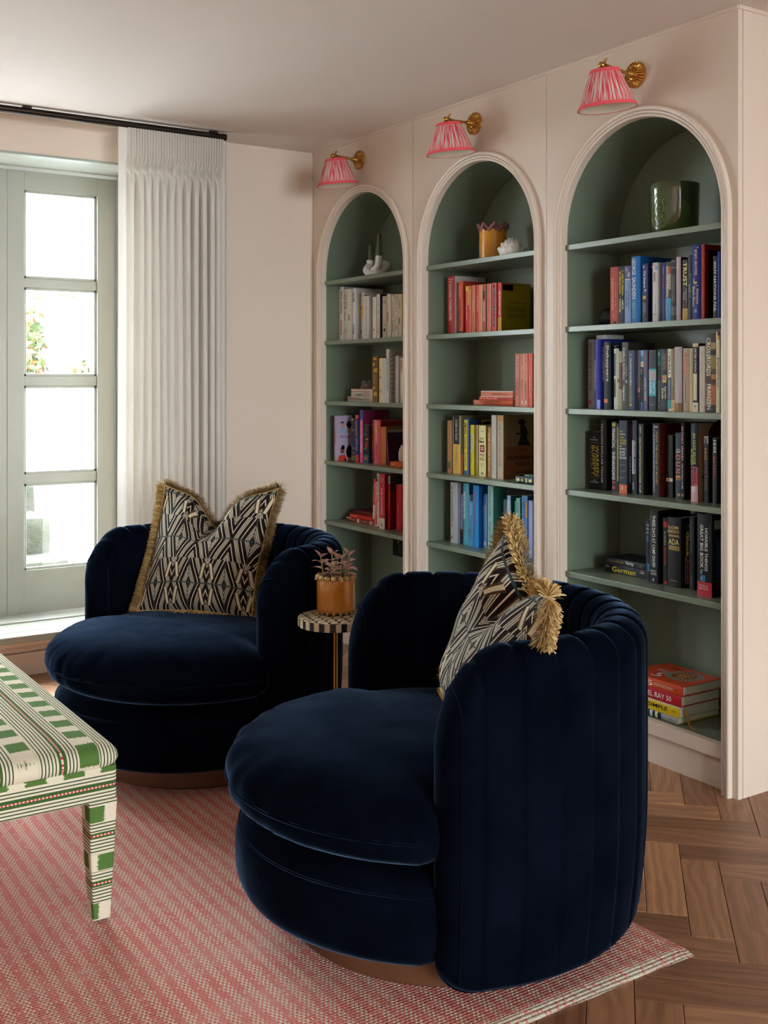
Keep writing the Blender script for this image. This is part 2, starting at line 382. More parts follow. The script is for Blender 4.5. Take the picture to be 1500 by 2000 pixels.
# ------------------------------------------------------------------ arched bookcases
SHZ = [1.730, 1.440, 1.149, .861, .571]                   # tops of the five shelves
BOTZ = .141
ARCHR, SPRING = .353, 1.757
def outline(yc, r, n=28, z0=0.0):                         # opening outline in (y,z): up the far side, over, down the near side
    p = [(yc + r, z0 + (SPRING - z0) * k / 6) for k in range(6)]
    p += [(yc + r * math.cos(math.pi * k / n), SPRING + r * math.sin(math.pi * k / n)) for k in range(n + 1)]
    return p + [(yc - r, SPRING - (SPRING - z0) * (k + 1) / 6) for k in range(6)]
def bookcase(label, yc, y0, y1, end=False):
    r = thing('arched_bookcase', label, 'bookcase', (XB, yc, 0), group='built-in arched bookcases')
    o = outline(yc, ARCHR); zt = 2.356; g = .0012
    def outer(p):
        y, z = p
        if z <= SPRING: return (y1 - g if y > yc else y0 + g, z)
        a = math.atan2(z - SPRING, y - yc); dy, dz = math.cos(a), math.sin(a)
        ty = ((y1 - g if dy > 0 else y0 + g) - yc) / dy if abs(dy) > 1e-6 else 1e9; tz = (zt - SPRING) / dz if dz > 1e-6 else 1e9
        t = min(ty, tz); return (yc + dy * t, SPRING + dz * t)
    q = [outer(p) for p in o]
    for cy in (y1 - g, y0 + g):                            # snap the nearest outer point to each top corner
        k = min(range(len(q)), key=lambda i: (q[i][0] - cy) ** 2 + (q[i][1] - zt) ** 2); q[k] = (cy, zt)
    fp = MB(); F = [(XB, *p) for p in o]; G = [(XB, *p) for p in q]; F2 = [(XB + .02, *p) for p in o]; G2 = [(XB + .02, *p) for p in q]
    fp.grid([G, F, F2, G2, G])
    part('face_panel', fp, M_JOIN, r, auto=30, smooth=True)
    prof = [(0, -.001), (.0, .008), (.008, .009), (.0095, .006), (.011, .011), (.018, .0125), (.0195, .009), (.021, .015), (.030, .018), (.034, .0165), (.035, .012), (.035, -.001)]
    rows = []
    for w_, t_ in prof: rows.append([(XB - t_, *p) for p in outline(yc, ARCHR + w_, 48)])
    part('arch_moulding', MB().grid(rows), M_JOIN, r, smooth=True, auto=35)
    xb = XB + .28
    inn = outline(yc, ARCHR + .0005, 40, .0)
    part('carcass', MB().grid([[(XB + .02, *p) for p in inn], [(xb, *p) for p in inn]]), M_GREEN, r, smooth=True, auto=40, fix=False)
    part('back_panel', MB().prism(inn, 'x', xb, xb + .004), M_GREEN, r)
    for z in SHZ: part('shelf', MB().box(XB + .010, xb - .001, yc - ARCHR + .001, yc + ARCHR - .001, z - .019, z), M_GREEN, r, .0012)
    part('bottom_shelf', MB().box(XB + .036, xb - .001, yc - ARCHR + .001, yc + ARCHR - .001, BOTZ - .02, BOTZ), M_GREEN, r)
    part('bottom_rail', MB().box(XB + .006, XB + .036, yc - ARCHR + .001, yc + ARCHR - .001, .100, BOTZ + .002), M_JOIN, r, .0015)
    part('plinth', MB().box(XB + .027, XB + .04, yc - ARCHR + .001, yc + ARCHR - .001, 0, .100), M_JOIN, r)
    part('ceiling_strip', MB().box(XB - .005, XB + .02, y0, y1, 2.356, CEIL), M_JOIN, r, .002)
    if end:
        part('end_panel', MB().box(XB + .0215, XWR - .001, y0, y0 + .018, 0, CEIL - .012), M_JOIN, r, .001)
        part('end_scribe', MB().box(XB, XWR - .001, y0 - .003, y0 + .018, CEIL - .012, CEIL), M_JOIN, r)
    return r
YC = {1: 4.285, 2: 3.43, 3: 2.576}
bookcase('leftmost built-in arched bookcase beside the corner, knot candle holder on top shelf', YC[1], 3.867, YW - .002)
bookcase('middle built-in arched bookcase with the yellow vase on its top shelf', YC[2], 3.017, 3.867)
bookcase('rightmost built-in arched bookcase with the green ceramic pot on top shelf', YC[3], 2.165, 3.017, True)

# ------------------------------------------------------------------ curtain and pole
ROD_Y, ROD_Z = 4.556, 2.346
rd = thing('curtain_pole', 'dark bronze curtain pole under the ceiling above the garden door', 'curtain pole', (1.0, ROD_Y, ROD_Z))
part('pole', MB().tube([(-.6, ROD_Y, ROD_Z), (2.105, ROD_Y, ROD_Z)], .0145, 20), M_BRONZE, rd, smooth=True, auto=40)
part('end_cap', MB().tube([(2.105, ROD_Y, ROD_Z), (2.108, ROD_Y, ROD_Z), (2.121, ROD_Y, ROD_Z)], [.0155, .016, .0155], 20), M_BRONZE, rd, smooth=True, auto=40)
for x in (-.2, 1.235, 2.06): part('ceiling_bracket', MB().box(x - .018, x + .018, ROD_Y - .012, ROD_Y + .012, ROD_Z + .010, CEIL), M_BRONZE, rd, .002)
def fabric(name, c1, c2, scale=900, bump=.25, rough=.85, trans=0):
    m = bpy.data.materials.new(name); m.use_nodes = True; t = NT(m); c = t.coords(); x, y, z = t.sep(c)
    h = t.noise(t.comb(t.m('MULTIPLY', t.m('ADD', x, y), scale), 0.0, t.m('MULTIPLY', z, scale * .12)), 1.0, 2)
    h2 = t.noise(t.comb(t.m('MULTIPLY', t.m('ADD', x, y), scale * .12), 0.0, t.m('MULTIPLY', z, scale)), 1.0, 2)
    f = t.m('MULTIPLY', t.m('ADD', h, h2), .5); t.col(t.mix(f, c1, c2)); t.p.inputs['Roughness'].default_value = rough; t.p.inputs['Specular IOR Level'].default_value = .15
    t.bump(f, bump, .0015); MATS[name] = m
    if trans:
        tr = t.n('ShaderNodeBsdfTranslucent'); t.put(tr, 0, c2); mx = t.n('ShaderNodeMixShader'); t.put(mx, 0, trans)
        out = [n for n in t.t.nodes if n.type == 'OUTPUT_MATERIAL'][0]
        t.t.links.new(t.p.outputs[0], mx.inputs[1]); t.t.links.new(tr.outputs[0], mx.inputs[2]); t.t.links.new(mx.outputs[0], out.inputs[0])
    return m
M_CURT = fabric('oatmeal_linen', rgb(206, 200, 192), rgb(232, 226, 218), 700, .2, .9, .14)
NPL = 12; CX0, CX1 = 1.612, 2.128; LEAD = .040
ct = thing('linen_curtain', 'oatmeal linen curtain with pinch pleats hanging from the pole', 'curtain', ((CX0 + CX1) / 2, ROD_Y, 0))
def smooth01(t): t = max(0, min(1, t)); return t * t * (3 - 2 * t)
rr = random.Random(4); wob = [rr.uniform(-1, 1) for _ in range(NPL + 2)]; dep = [rr.uniform(.8, 1.2) for _ in range(NPL + 2)]
zs = [2.328 - .155 * k / 14 for k in range(15)] + [2.173 - .12 * (k + 1) / 12 for k in range(12)] + [2.053 - 2.04 * (k + 1) / 26 for k in range(26)]
PER = 34; rows = []
pw = (CX1 - CX0 - LEAD - .03) / NPL
for z in zs:
    row = []; pinch = math.exp(-((z - 2.165) / .027) ** 2); head = smooth01((z - 2.168) / .05 + .3); body = smooth01((2.172 - z) / .13)
    low = smooth01((2.05 - z) / 1.9)
    for k in range(8):                                     # flat leading edge
        t = k / 8; row.append((CX0 + LEAD * t - .016 * low * (1 - t), ROD_Y - .022 - .012 * math.sin(t * 3.14) * body - .03 * low * (1 - t), z))
    for i in range(NPL):
        for j in range(PER):
            q = j / PER; c = CX0 + LEAD + (i + .5) * pw; u = (q - .5) * pw
            fold = .5 - .5 * math.cos(2 * math.pi * q); w_ = math.exp(-((2 * q - 1) / .45) ** 2)   # 1 at the pleat centre
            bx = u * (1 - .62 * pinch * w_) + wob[i] * .005 * body * math.sin(z * 2.0 + i)
            yb = -.060 * dep[i] * (1 - abs(2 * q - 1) ** 4.5) + .040
            yh = -.019 * abs(math.sin(3 * math.pi * q)) ** .6 - .006
            yp = -.048 * w_ + .026
            y = yh * (1 - body) + yb * body; y = y * (1 - pinch) + yp * pinch
            row.append((c + bx, ROD_Y - .012 + y, z))
    for k in range(7):                                     # return edge
        t = k / 6; row.append((CX1 - .03 + .03 * t, ROD_Y - .012 + .02 * t - .008 * math.sin(3.14 * t), z - .0))
    rows.append(row)
part('drape', MB().grid(rows), M_CURT, ct, smooth=True, fix=False)
part('hem', MB().grid([[(p[0], p[1] - .0015, zz) for p in rows[-1]] for zz in (.012, .10)]), M_CURT, ct, smooth=True, fix=False)
ring = MB()
for i in range(NPL + 1): ring.box(CX0 + LEAD + i * pw - .002, CX0 + LEAD + i * pw + .002, ROD_Y - .006, ROD_Y + .004, 2.318, 2.334)
part('gliders', ring, M_BRONZE, ct)

# ------------------------------------------------------------------ picture lamps above the arches
def shade_mat():
    m = bpy.data.materials.new('coral_striped_silk'); m.use_nodes = True; t = NT(m)
    u, v, _ = t.sep(t.n('ShaderNodeUVMap').outputs[0])
    n = t.noise(t.comb(t.m('MULTIPLY', u, 130.0), t.m('MULTIPLY', v, 1.2), 0.0), 1.0, 1.0)
    n2 = t.noise(t.comb(t.m('MULTIPLY', u, 300.0), t.m('MULTIPLY', v, 2.5), 3.0), 1.0, 1.0)
    f = t.map(t.m('ADD', t.m('MULTIPLY', n, .8), t.m('MULTIPLY', n2, .2)), .485, .53, 0, 1)
    t.col(t.mix(f, rgb(246, 84, 100), rgb(252, 232, 228))); t.p.inputs['Roughness'].default_value = .6
    tr = t.n('ShaderNodeBsdfTranslucent'); t.put(tr, 0, t.mix(f, rgb(244, 104, 114), rgb(250, 235, 228))); mx = t.n('ShaderNodeMixShader'); t.put(mx, 0, .38)
    out = [n for n in t.t.nodes if n.type == 'OUTPUT_MATERIAL'][0]
    t.t.links.new(t.p.outputs[0], mx.inputs[1]); t.t.links.new(tr.outputs[0], mx.inputs[2]); t.t.links.new(mx.outputs[0], out.inputs[0]); return m
M_SHADE = shade_mat(); M_CORAL = mat('coral_braid', rgb(236, 84, 96), .7); M_LINING = mat('cream_lining', rgb(226, 214, 196), .8)
M_BULB = mat('frosted_bulb', rgb(240, 236, 226), .25)
def lamp(label, plate_px, shade_px, top_y, bot_y):
    p = atx(plate_px[0], plate_px[1], XB); y = p.y
    d = ray(shade_px, 200); xs = y * d.x / d.y             # shade axis stands out from the wall along -X
    D = Vector((xs, y, 0)).dot(FW); zt = CAMH + (HY - top_y) * D / FPX; zb = CAMH + (HY - bot_y) * D / FPX
    r = thing('wall_lamp', label, 'wall lamp', (XB, y, p.z), group='coral striped lamps over the bookcases')
    # fluted rosette
    prof = [(.0, -.030), (.012, -.030), (.014, -.022), (.018, -.021), (.020, -.017), (.0235, -.017), (.030, -.012), (.037, -.008), (.0405, -.005), (.0415, -.010), (.043, -.010), (.044, -.001)]
    seg = 132; rows = []
    for ra, h in prof:
        row = []
        for k in range(seg):
            a = 2 * math.pi * k / seg; fl = -.0075 * (abs(math.sin(11 * a)) ** .6) * (1 if ra < .03 else .55) if .0225 < ra < .041 else 0
            row.append((XB + h + fl, y + ra * math.cos(a), p.z + ra * math.sin(a)))
        rows.append(row)
    part('back_plate', MB().grid(rows, wrap_v=True), M_BRASS, r, smooth=True, auto=50)
    jz = zt + .010; J = Vector((xs, y, jz))
    part('arm', MB().tube([(XB - .022, y, p.z), (XB - .03, y, p.z), (xs + .02, y, jz + .006), (xs + .004, y, jz + .008)], [.0075, .0055, .0055, .0055], 12), M_BRASS, r, smooth=True)
    part('arm_collar', MB().tube([(XB - .045, y, p.z), (XB - .034, y, p.z), (XB - .028, y, p.z)], [.008, .011, .012], 16), M_BRASS, r, smooth=True, auto=50)
    sp = MB().lathe([(.0, -.012), (.009, -.009), (.0125, 0), (.009, .009), (.0, .0125)], 16, (xs - .012, y, jz + .006))
    part('knuckle', sp, M_BRASS, r, smooth=True); part('thumbscrew', MB().tube([(xs, y, jz + .008), (xs + .004, y, jz + .026)], .0028, 8).tube([(xs + .004, y - .007, jz + .027), (xs + .004, y + .007, jz + .027)], .003, 8), M_BRASS, r, smooth=True)
    H = zt - zb; rt, rb = .0455, .094; tilt = R(6)
    T = Matrix.Translation((xs, y, zt)) @ Matrix.Rotation(-tilt, 4, 'Y')
    seg = 150; sh = MB(); rows = []; sh.uv = []
    for i in range(9):
        v = i / 8; ra = rt + (rb - rt) * v; row = []
        for k in range(seg):
            a = 2 * math.pi * k / seg; q = ra + .0012 * math.sin(a * 50 + .8 * math.sin(a * 7)) * math.sin(math.pi * min(1, max(0, v))) ** .3
            row.append(T @ Vector((q * math.cos(a), q * math.sin(a), -v * H))); sh.uv.append((k / seg, v))
        rows.append(row)
    sh.grid(rows, wrap_v=True)
    so = part('shade', sh, M_SHADE, r, smooth=True, fix=False)
    rows = [[T @ Vector(((rt + (rb - rt) * v - .0025) * math.cos(2 * math.pi * k / 60), (rt + (rb - rt) * v - .0025) * math.sin(2 * math.pi * k / 60), -v * H)) for k in range(60)] for v in (0, .5, 1)]
    part('shade_lining', MB().grid(rows, wrap_v=True), M_LINING, so, smooth=True, world=True, fix=False)
    for nm, v0, v1 in (('top_braid', -.02, .075), ('bottom_braid', .915, 1.01)):
        pr = [(rt + (rb - rt) * v0 - .001, v0), (rt + (rb - rt) * v0 + .0022, v0), (rt + (rb - rt) * v1 + .0022, v1), (rt + (rb - rt) * v1 - .001, v1)]
        rows = [[T @ Vector((q * math.cos(2 * math.pi * k / 72), q * math.sin(2 * math.pi * k / 72), -v * H)) for k in range(72)] for q, v in pr]
        part(nm, MB().grid(rows, wrap_v=True), M_CORAL, so, smooth=True, auto=50)
    part('lamp_holder', MB().lathe([(.012, 0), (.014, -.01), (.014, -.035), (.010, -.036)], 16).xf(T @ Matrix.Translation((0, 0, .006))), M_BRASS, r, smooth=True, auto=50)
    part('bulb', MB().lathe([(.008, 0), (.012, -.01), (.020, -.03), (.021, -.04), (.014, -.054), (.0, -.06)], 16).xf(T @ Matrix.Translation((0, 0, -.028))), M_BULB, r, smooth=True)
    sp = MB()
    for k in range(3):
        a = 2.1 * k + .4; sp.tube([T @ Vector((.010 * math.cos(a), .010 * math.sin(a), .001)), T @ Vector((rt * math.cos(a), rt * math.sin(a), -.003))], .0012, 6)
    part('shade_ring', sp, M_BRASS, r)
lamp('coral striped wall lamp in the corner, above the left arch', (703, 313), 655, 312, 362)
lamp('coral striped wall lamp above the middle arch', (928, 242), 876, 242, 300)
lamp('coral striped wall lamp above the right arch, largest in view', (1243, 147), 1181, 138, 211)

# ------------------------------------------------------------------ rug
def rug_mat():
    m = bpy.data.materials.new('coral_flatweave'); m.use_nodes = True; t = NT(m); c = t.coords(); x, y, z = t.sep(c)
    wb = t.m('MULTIPLY', t.m('SUBTRACT', t.noise(c, 3.0, 2), .5), .012)
    xw = t.m('ADD', x, wb)
    s = t.m('FRACT', t.m('DIVIDE', xw, .0365))                                   # stripe across X
    cell = t.m('FLOOR', t.m('DIVIDE', xw, .00507)); row = t.m('FLOOR', t.m('DIVIDE', y, .0085))
    chk = t.m('FRACT', t.m('MULTIPLY', t.m('ADD', cell, row), .5))               # 0 / .5 basket weave
    jit = t.noise(t.comb(t.m('MULTIPLY', cell, .73), t.m('MULTIPLY', row, .61), 0.0), 1.0, 2)
    band = t.m('GREATER_THAN', s, .5)
    cream_in = t.m('MULTIPLY', band, t.m('GREATER_THAN', chk, .2))
    sprinkle = t.m('MULTIPLY', t.m('GREATER_THAN', jit, .56), t.m('GREATER_THAN', chk, .2))
    f = t.m('MINIMUM', 1.0, t.m('ADD', t.m('MULTIPLY', cream_in, .92), t.m('MULTIPLY', sprinkle, .55)))
    fade = t.map(t.noise(t.comb(t.m('MULTIPLY', x, 2.0), t.m('MULTIPLY', y, 9.0), 2.0), 1.0, 4, .6), .35, .75, 0, .38)
    red = t.mix(t.m('ADD', t.m('MULTIPLY', jit, .6), t.m('MULTIPLY', chk, .8)), rgb(216, 108, 102), rgb(244, 166, 156))
    col = t.mix(f, red, rgb(238, 228, 210)); col = t.mix(fade, col, rgb(226, 196, 184))
    hem = t.m('MAXIMUM', t.m('LESS_THAN', y, 1.664 - 2.8), t.m('GREATER_THAN', x, 9.0))
    hemf = t.m('MULTIPLY', hem, t.m('LESS_THAN', t.noise(t.comb(t.m('MULTIPLY', cell, .9), t.m('MULTIPLY', row, .7), 5.0), 1.0, 1), .56))
    t.col(t.mix(hemf, col, rgb(214, 206, 188)))
    hx = t.m('ABSOLUTE', t.m('SINE', t.m('MULTIPLY', x, math.pi / .00507))); hy = t.m('ABSOLUTE', t.m('SINE', t.m('MULTIPLY', y, math.pi / .0085)))
    t.bump(t.m('MULTIPLY', hx, hy), .7, .004); t.p.inputs['Roughness'].default_value = .95; t.p.inputs['Specular IOR Level'].default_value = .1
    return m
RX0, RX1, RY0, RY1 = -.75, 1.868, 1.632, 3.95
rg = thing('rug', 'coral and cream striped flatweave rug under the chairs and ottoman', 'rug', (.5, 2.8, 0))
b = MB(); rows = []
nx, ny = 110, 90
for i in range(nx + 1):
    row = []
    for j in range(ny + 1):
        x = RX0 + (RX1 - RX0) * i / nx; y = RY0 + (RY1 - RY0) * j / ny; e = min(i, nx - i, j, ny - j)
        wv = .003 * math.sin(y * 31 + x * 3) * (1 if i == nx else 0); wy = .003 * math.sin(x * 23) * (1 if j == 0 else 0)
        z = .0075 + .0012 * noise.noise((x * 2.2, y * 2.2, 0)) - (.004 if e == 0 else 0) + (.0035 * math.exp(-((y - RY0 - .028) / .014) ** 2))
        row.append((x + wv, y + wy, z))
    rows.append(row)
M_RUG = rug_mat()
part('weave', b.grid(rows), M_RUG, rg, smooth=True)
part('underside', MB().box(RX0 + .004, RX1 - .004, RY0 + .005, RY1 - .004, .0004, .0030), M_RUG, rg)

# ------------------------------------------------------------------ armchairs
def velvet(name='navy_velvet'):
    m = bpy.data.materials.new(name); m.use_nodes = True; t = NT(m); c = t.coords('Object')
    n = t.noise(c, 7.0, 4, .6); n2 = t.noise(c, 260.0, 2)
    t.col(t.mix(t.map(n, .35, .7, 0, 1), (.0014, .0022, .0050, 1), (.0026, .0042, .0095, 1)))
    t.p.inputs['Roughness'].default_value = .75; t.p.inputs['Specular IOR Level'].default_value = 0.0
    t.p.inputs['Sheen Weight'].default_value = 1.0; t.p.inputs['Sheen Roughness'].default_value = .25
    t.put(t.p, 'Sheen Tint', t.mix(t.map(n, .3, .75, 0, 1), (.056, .098, .19, 1), (.14, .215, .36, 1)))
    t.bump(t.m('ADD', t.m('MULTIPLY', n, 2.0), t.m('MULTIPLY', n2, .25)), .25, .003); return m
M_VELVET = velvet(); M_WALNUT = mat('dark_walnut_base', rgb(96, 60, 38), .4, vary=.2)
CH_TOP, CH_RC, CH_A, CH_TIP = .717, .4150, .062, .135
def chair_path(n_per, nch):
    """centre line of the U shell: (point, outward normal, distance to the nearer tip, channel coordinate)"""
    arc = math.pi * CH_RC; tot = arc + 2 * CH_TIP; out = []; ss = []
    for k in range(nch):
        for j in range(n_per): ss.append((k + j / n_per) / nch * tot)
    ss.append(tot)
    for e in (.0, .0015, .004, .008, .013, .02, .028, .037): ss += [e, tot - e]
    for s in sorted(set(round(q, 5) for q in ss)):
        if s < CH_TIP: p = Vector((CH_TIP - s, -CH_RC, 0)); nrm = Vector((0, -1, 0))
        elif s > CH_TIP + arc: p = Vector((s - CH_TIP - arc, CH_RC, 0)); nrm = Vector((0, 1, 0))
        else:
            a = (s - CH_TIP) / CH_RC; nrm = Vector((-math.sin(a), -math.cos(a), 0)); p = nrm * CH_RC
        out.append((p, nrm, min(s, tot - s), s / tot * nch))
    return out
def shell_rows(nch=20, off=0.0):
    rows = []
    for p, nrm, e, ch in chair_path(14, nch):
        rt, rb = .15, .085
        zt = CH_TOP - (rt - math.sqrt(max(0, rt * rt - (rt - e) ** 2)) if e < rt else 0) * 1.6
        zb = .024 + (rb - math.sqrt(max(0, rb * rb - (rb - e) ** 2)) if e < rb else 0) * .9
        a = CH_A * (math.sqrt(max(0, 1 - (1 - e / .058) ** 2)) if e < .058 else 1); a = max(a, .0004)
        q = ch % 1.0; b = .0095 * (1 - abs(2 * q - 1) ** 7) - .0095
        if e < .05: b *= smooth01(e / .05)
        row = []; rbm = min(.045, a)
        def P(nn, z, dn, dz):
            nn2 = nn + dn * (b + off); z2 = z + dz * (b + off)
            if nn > 0:
                low = max(0, (.34 - z) / .34); nn2 -= .030 * low ** 2 * min(1, a / CH_A)
            return p + nrm * nn2 + Vector((0, 0, z2))
        for k in range(15): z = zb + rbm + (zt - a - zb - rbm) * k / 14; row.append(P(a, z, 1, 0))
        for k in range(1, 12): f = math.pi * k / 12; row.append(P(a * math.cos(f), zt - a + a * math.sin(f), math.cos(f), math.sin(f)))
        for k in range(15): z = zt - a + (zb + rbm - zt + a) * k / 14; row.append(P(-a, z, -1, 0))
        for k in range(1, 8): f = math.pi + math.pi * k / 8; row.append(P(a * math.cos(f), zb + rbm + rbm * math.sin(f), 0, 0))
        rows.append(row)
    return rows
def seat_outline(rf, back, ear, n=140):                     # seat plan, front towards +X; its back half tucks into the upholstered shell
    res = []
    for k in range(n):
        a = -math.pi + 2 * math.pi * k / n; c = abs(a); amax = math.acos(min(1, ear / rf))
        f = smooth01((c - amax + .04) / .16); q = rf * (1 - f) + back * f
        res.append(Vector((q * math.cos(a), q * math.sin(a) * (.965 if c < amax else .965 + .035 * f), 0)))
    return res
def puff(outl, z0, z1, pw, crown=0.0, wr=0.0, c=Vector((.10, 0, 0)), rings=26, seed=0):
    zm, h = (z0 + z1) / 2, (z1 - z0) / 2; rows = []; n = len(outl)
    for i in range(2 * rings + 1):
        f = -math.pi / 2 + math.pi * i / (2 * rings); cr = math.cos(f); sr = math.sin(f)
        rho = abs(cr) ** (2 / pw); zz = (1 if sr > 0 else -1) * abs(sr) ** (2 / 2.6)
        row = []
        for k, q in enumerate(outl):
            d = q - c; p = c + d * rho; z = zm + h * zz
            if zz > 0: z += crown * (1 - rho * rho)
            if wr:
                a = math.atan2(d.y, d.x); w_ = noise.noise((math.cos(a) * 26, math.sin(a) * 26, seed + zz * .6)) * wr * math.exp(-((rho - .97) / .10) ** 2) * (1 if d.x > .1 else .2)
                p += d.normalized() * w_; z += .4 * w_
            row.append((p.x, p.y, z))
        rows.append(row)
    return MB().grid(rows, wrap_v=True)
def armchair(label, c, face, seed):
    r = thing('armchair', label, 'armchair', (c[0], c[1], .0085), math.atan2(face[1], face[0]), 'navy channelled barrel armchairs')
    kw = dict(world=False)
    part('swivel_base', MB().lathe([(.0, 0), (.352, 0), (.358, .006), (.358, .068), (.0, .068)], 72), M_WALNUT, r, smooth=True, auto=40, **kw)
    ol = seat_outline(.482, .405, .152)
    sb = puff(ol, .060, .275, 9.0, 0, .0015, seed=seed); part('seat_base', sb, M_VELVET, r, smooth=True, **kw)
    ol2 = seat_outline(.502, .405, .155)
    part('seat_cushion', puff(ol2, .262, .432, 5.2, .014, .009, seed=seed + 3), M_VELVET, r, smooth=True, **kw)
    part('cushion_piping', MB().tube([(q.x * 1.003, q.y * 1.003, .345) for q in ol2 if q.x > .145], .0028, 6), M_VELVET, r, smooth=True, **kw)
    part('base_piping', MB().tube([(.10 + (q.x - .10) * .975, q.y * .975, .228) for q in ol if q.x > .14], .0024, 6), M_VELVET, r, smooth=True, **kw)
    rows = shell_rows()
    part('channelled_back', MB().grid(rows, wrap_v=True), M_VELVET, r, smooth=True, **kw)
    for sgn in (-1, 1):                                     # welt framing the rounded front of each arm
        e = .036; pts = []
        a = CH_A * math.sqrt(1 - (1 - e / .058) ** 2); zt = CH_TOP - (.15 - math.sqrt(.15 ** 2 - (.15 - e) ** 2)) * 1.6; zb = .024 + (.085 - math.sqrt(.085 ** 2 - (.085 - e) ** 2)) * .9
        def low(z): return max(0, (.34 - z) / .34) ** 2 * .030 * min(1, a / CH_A)
        for k in range(25): z = zb + .03 + (zt - a - zb - .03) * k / 24; pts.append((CH_TIP - e, sgn * (CH_RC + a - low(z)), z))
        for k in range(1, 12): f = math.pi * k / 12; pts.append((CH_TIP - e, sgn * (CH_RC + a * math.cos(f)), zt - a + a * math.sin(f)))
        for k in range(25): z = zt - a + (zb + .03 - zt + a) * k / 24; pts.append((CH_TIP - e, sgn * (CH_RC - a), z))
        part('arm_welt', MB().tube(pts, .0026, 6), M_VELVET, r, smooth=True, **kw)
    return r
C1, C2 = (1.5035, 3.428), (1.535, 2.106); D1, D2 = (math.cos(R(199.8)), math.sin(R(199.8))), (math.cos(R(160.56)), math.sin(R(160.56)))
armchair('navy velvet barrel armchair by the garden door, farther from the viewer', C1, D1, 1.0)
armchair('navy velvet barrel armchair in the foreground, seen from its side', C2, D2, 5.0)

# ------------------------------------------------------------------ fringed cushions
def cushion_mat():
    m = bpy.data.materials.new('geometric_diamond_weave'); m.use_nodes = True; t = NT(m)
    u, v, _ = t.sep(t.n('ShaderNodeUVMap').outputs[0])
    DK, CRM, GRY, BRN = rgb(30, 21, 24), rgb(214, 202, 176), rgb(112, 122, 120), rgb(82, 64, 42)
    U = t.m('MULTIPLY', u, 3.2); V = t.m('MULTIPLY', v, 2.6)
    row = t.m('FLOOR', V); sh = t.m('MULTIPLY', t.m('FRACT', t.m('MULTIPLY', row, .5)), 1.0)
    fx = t.m('ABSOLUTE', t.m('SUBTRACT', t.m('FRACT', t.m('ADD', U, sh)), .5)); fy = t.m('ABSOLUTE', t.m('SUBTRACT', t.m('FRACT', V), .5))
    d = t.m('ADD', t.m('MULTIPLY', fx, 1.3), t.m('MULTIPLY', fy, .62))           # nested diamonds
    q = t.m('FRACT', t.m('MULTIPLY', d, 2.7))
    stripes = t.ramp(q, [(0, DK), (.26, CRM), (.32, DK), (.38, CRM), (.44, GRY), (.55, CRM), (.60, BRN), (.68, DK), (.92, CRM)])
    blockx = t.m('ABSOLUTE', t.m('SUBTRACT', fx, t.m('MULTIPLY_ADD', fy, .28, .30)))
    core = t.m('LESS_THAN', blockx, .032); rim = t.m('LESS_THAN', blockx, .068); zone = t.m('GREATER_THAN', t.m('FRACT', t.m('MULTIPLY', t.m('ADD', row, 1.0), .5)), .25)
    zone = t.m('MULTIPLY', zone, t.m('MULTIPLY', t.m('LESS_THAN', fy, .40), t.m('GREATER_THAN', fy, .10)))
    c1 = t.mix(t.m('MULTIPLY', rim, zone), stripes, BRN); c2 = t.mix(t.m('MULTIPLY', core, zone), c1, CRM)
    line = t.m('MAXIMUM', t.m('LESS_THAN', fy, .014), t.m('LESS_THAN', fx, .010))
    t.col(t.mix(line, c2, rgb(60, 72, 74)))
    t.p.inputs['Roughness'].default_value = .85; t.p.inputs['Specular IOR Level'].default_value = .12
    t.bump(t.noise(t.n('ShaderNodeUVMap').outputs[0], 420.0, 2), .35, .002); return m
M_CUSH = cushion_mat(); M_CUSHBACK = fabric('chartreuse_backing', rgb(150, 142, 84), rgb(172, 164, 108), 600, .15)
def fringe_mat():
    m = bpy.data.materials.new('golden_brush_fringe'); m.use_nodes = True; t = NT(m); rnd = t.n('ShaderNodeNewGeometry').outputs['Random Per Island']
    t.col(t.ramp(rnd, [(0, rgb(126, 94, 50)), (.4, rgb(178, 142, 86)), (.8, rgb(212, 180, 122)), (1, rgb(236, 212, 160))], 'LINEAR')); t.p.inputs['Roughness'].default_value = .6; return m
M_FRINGE = fringe_mat()
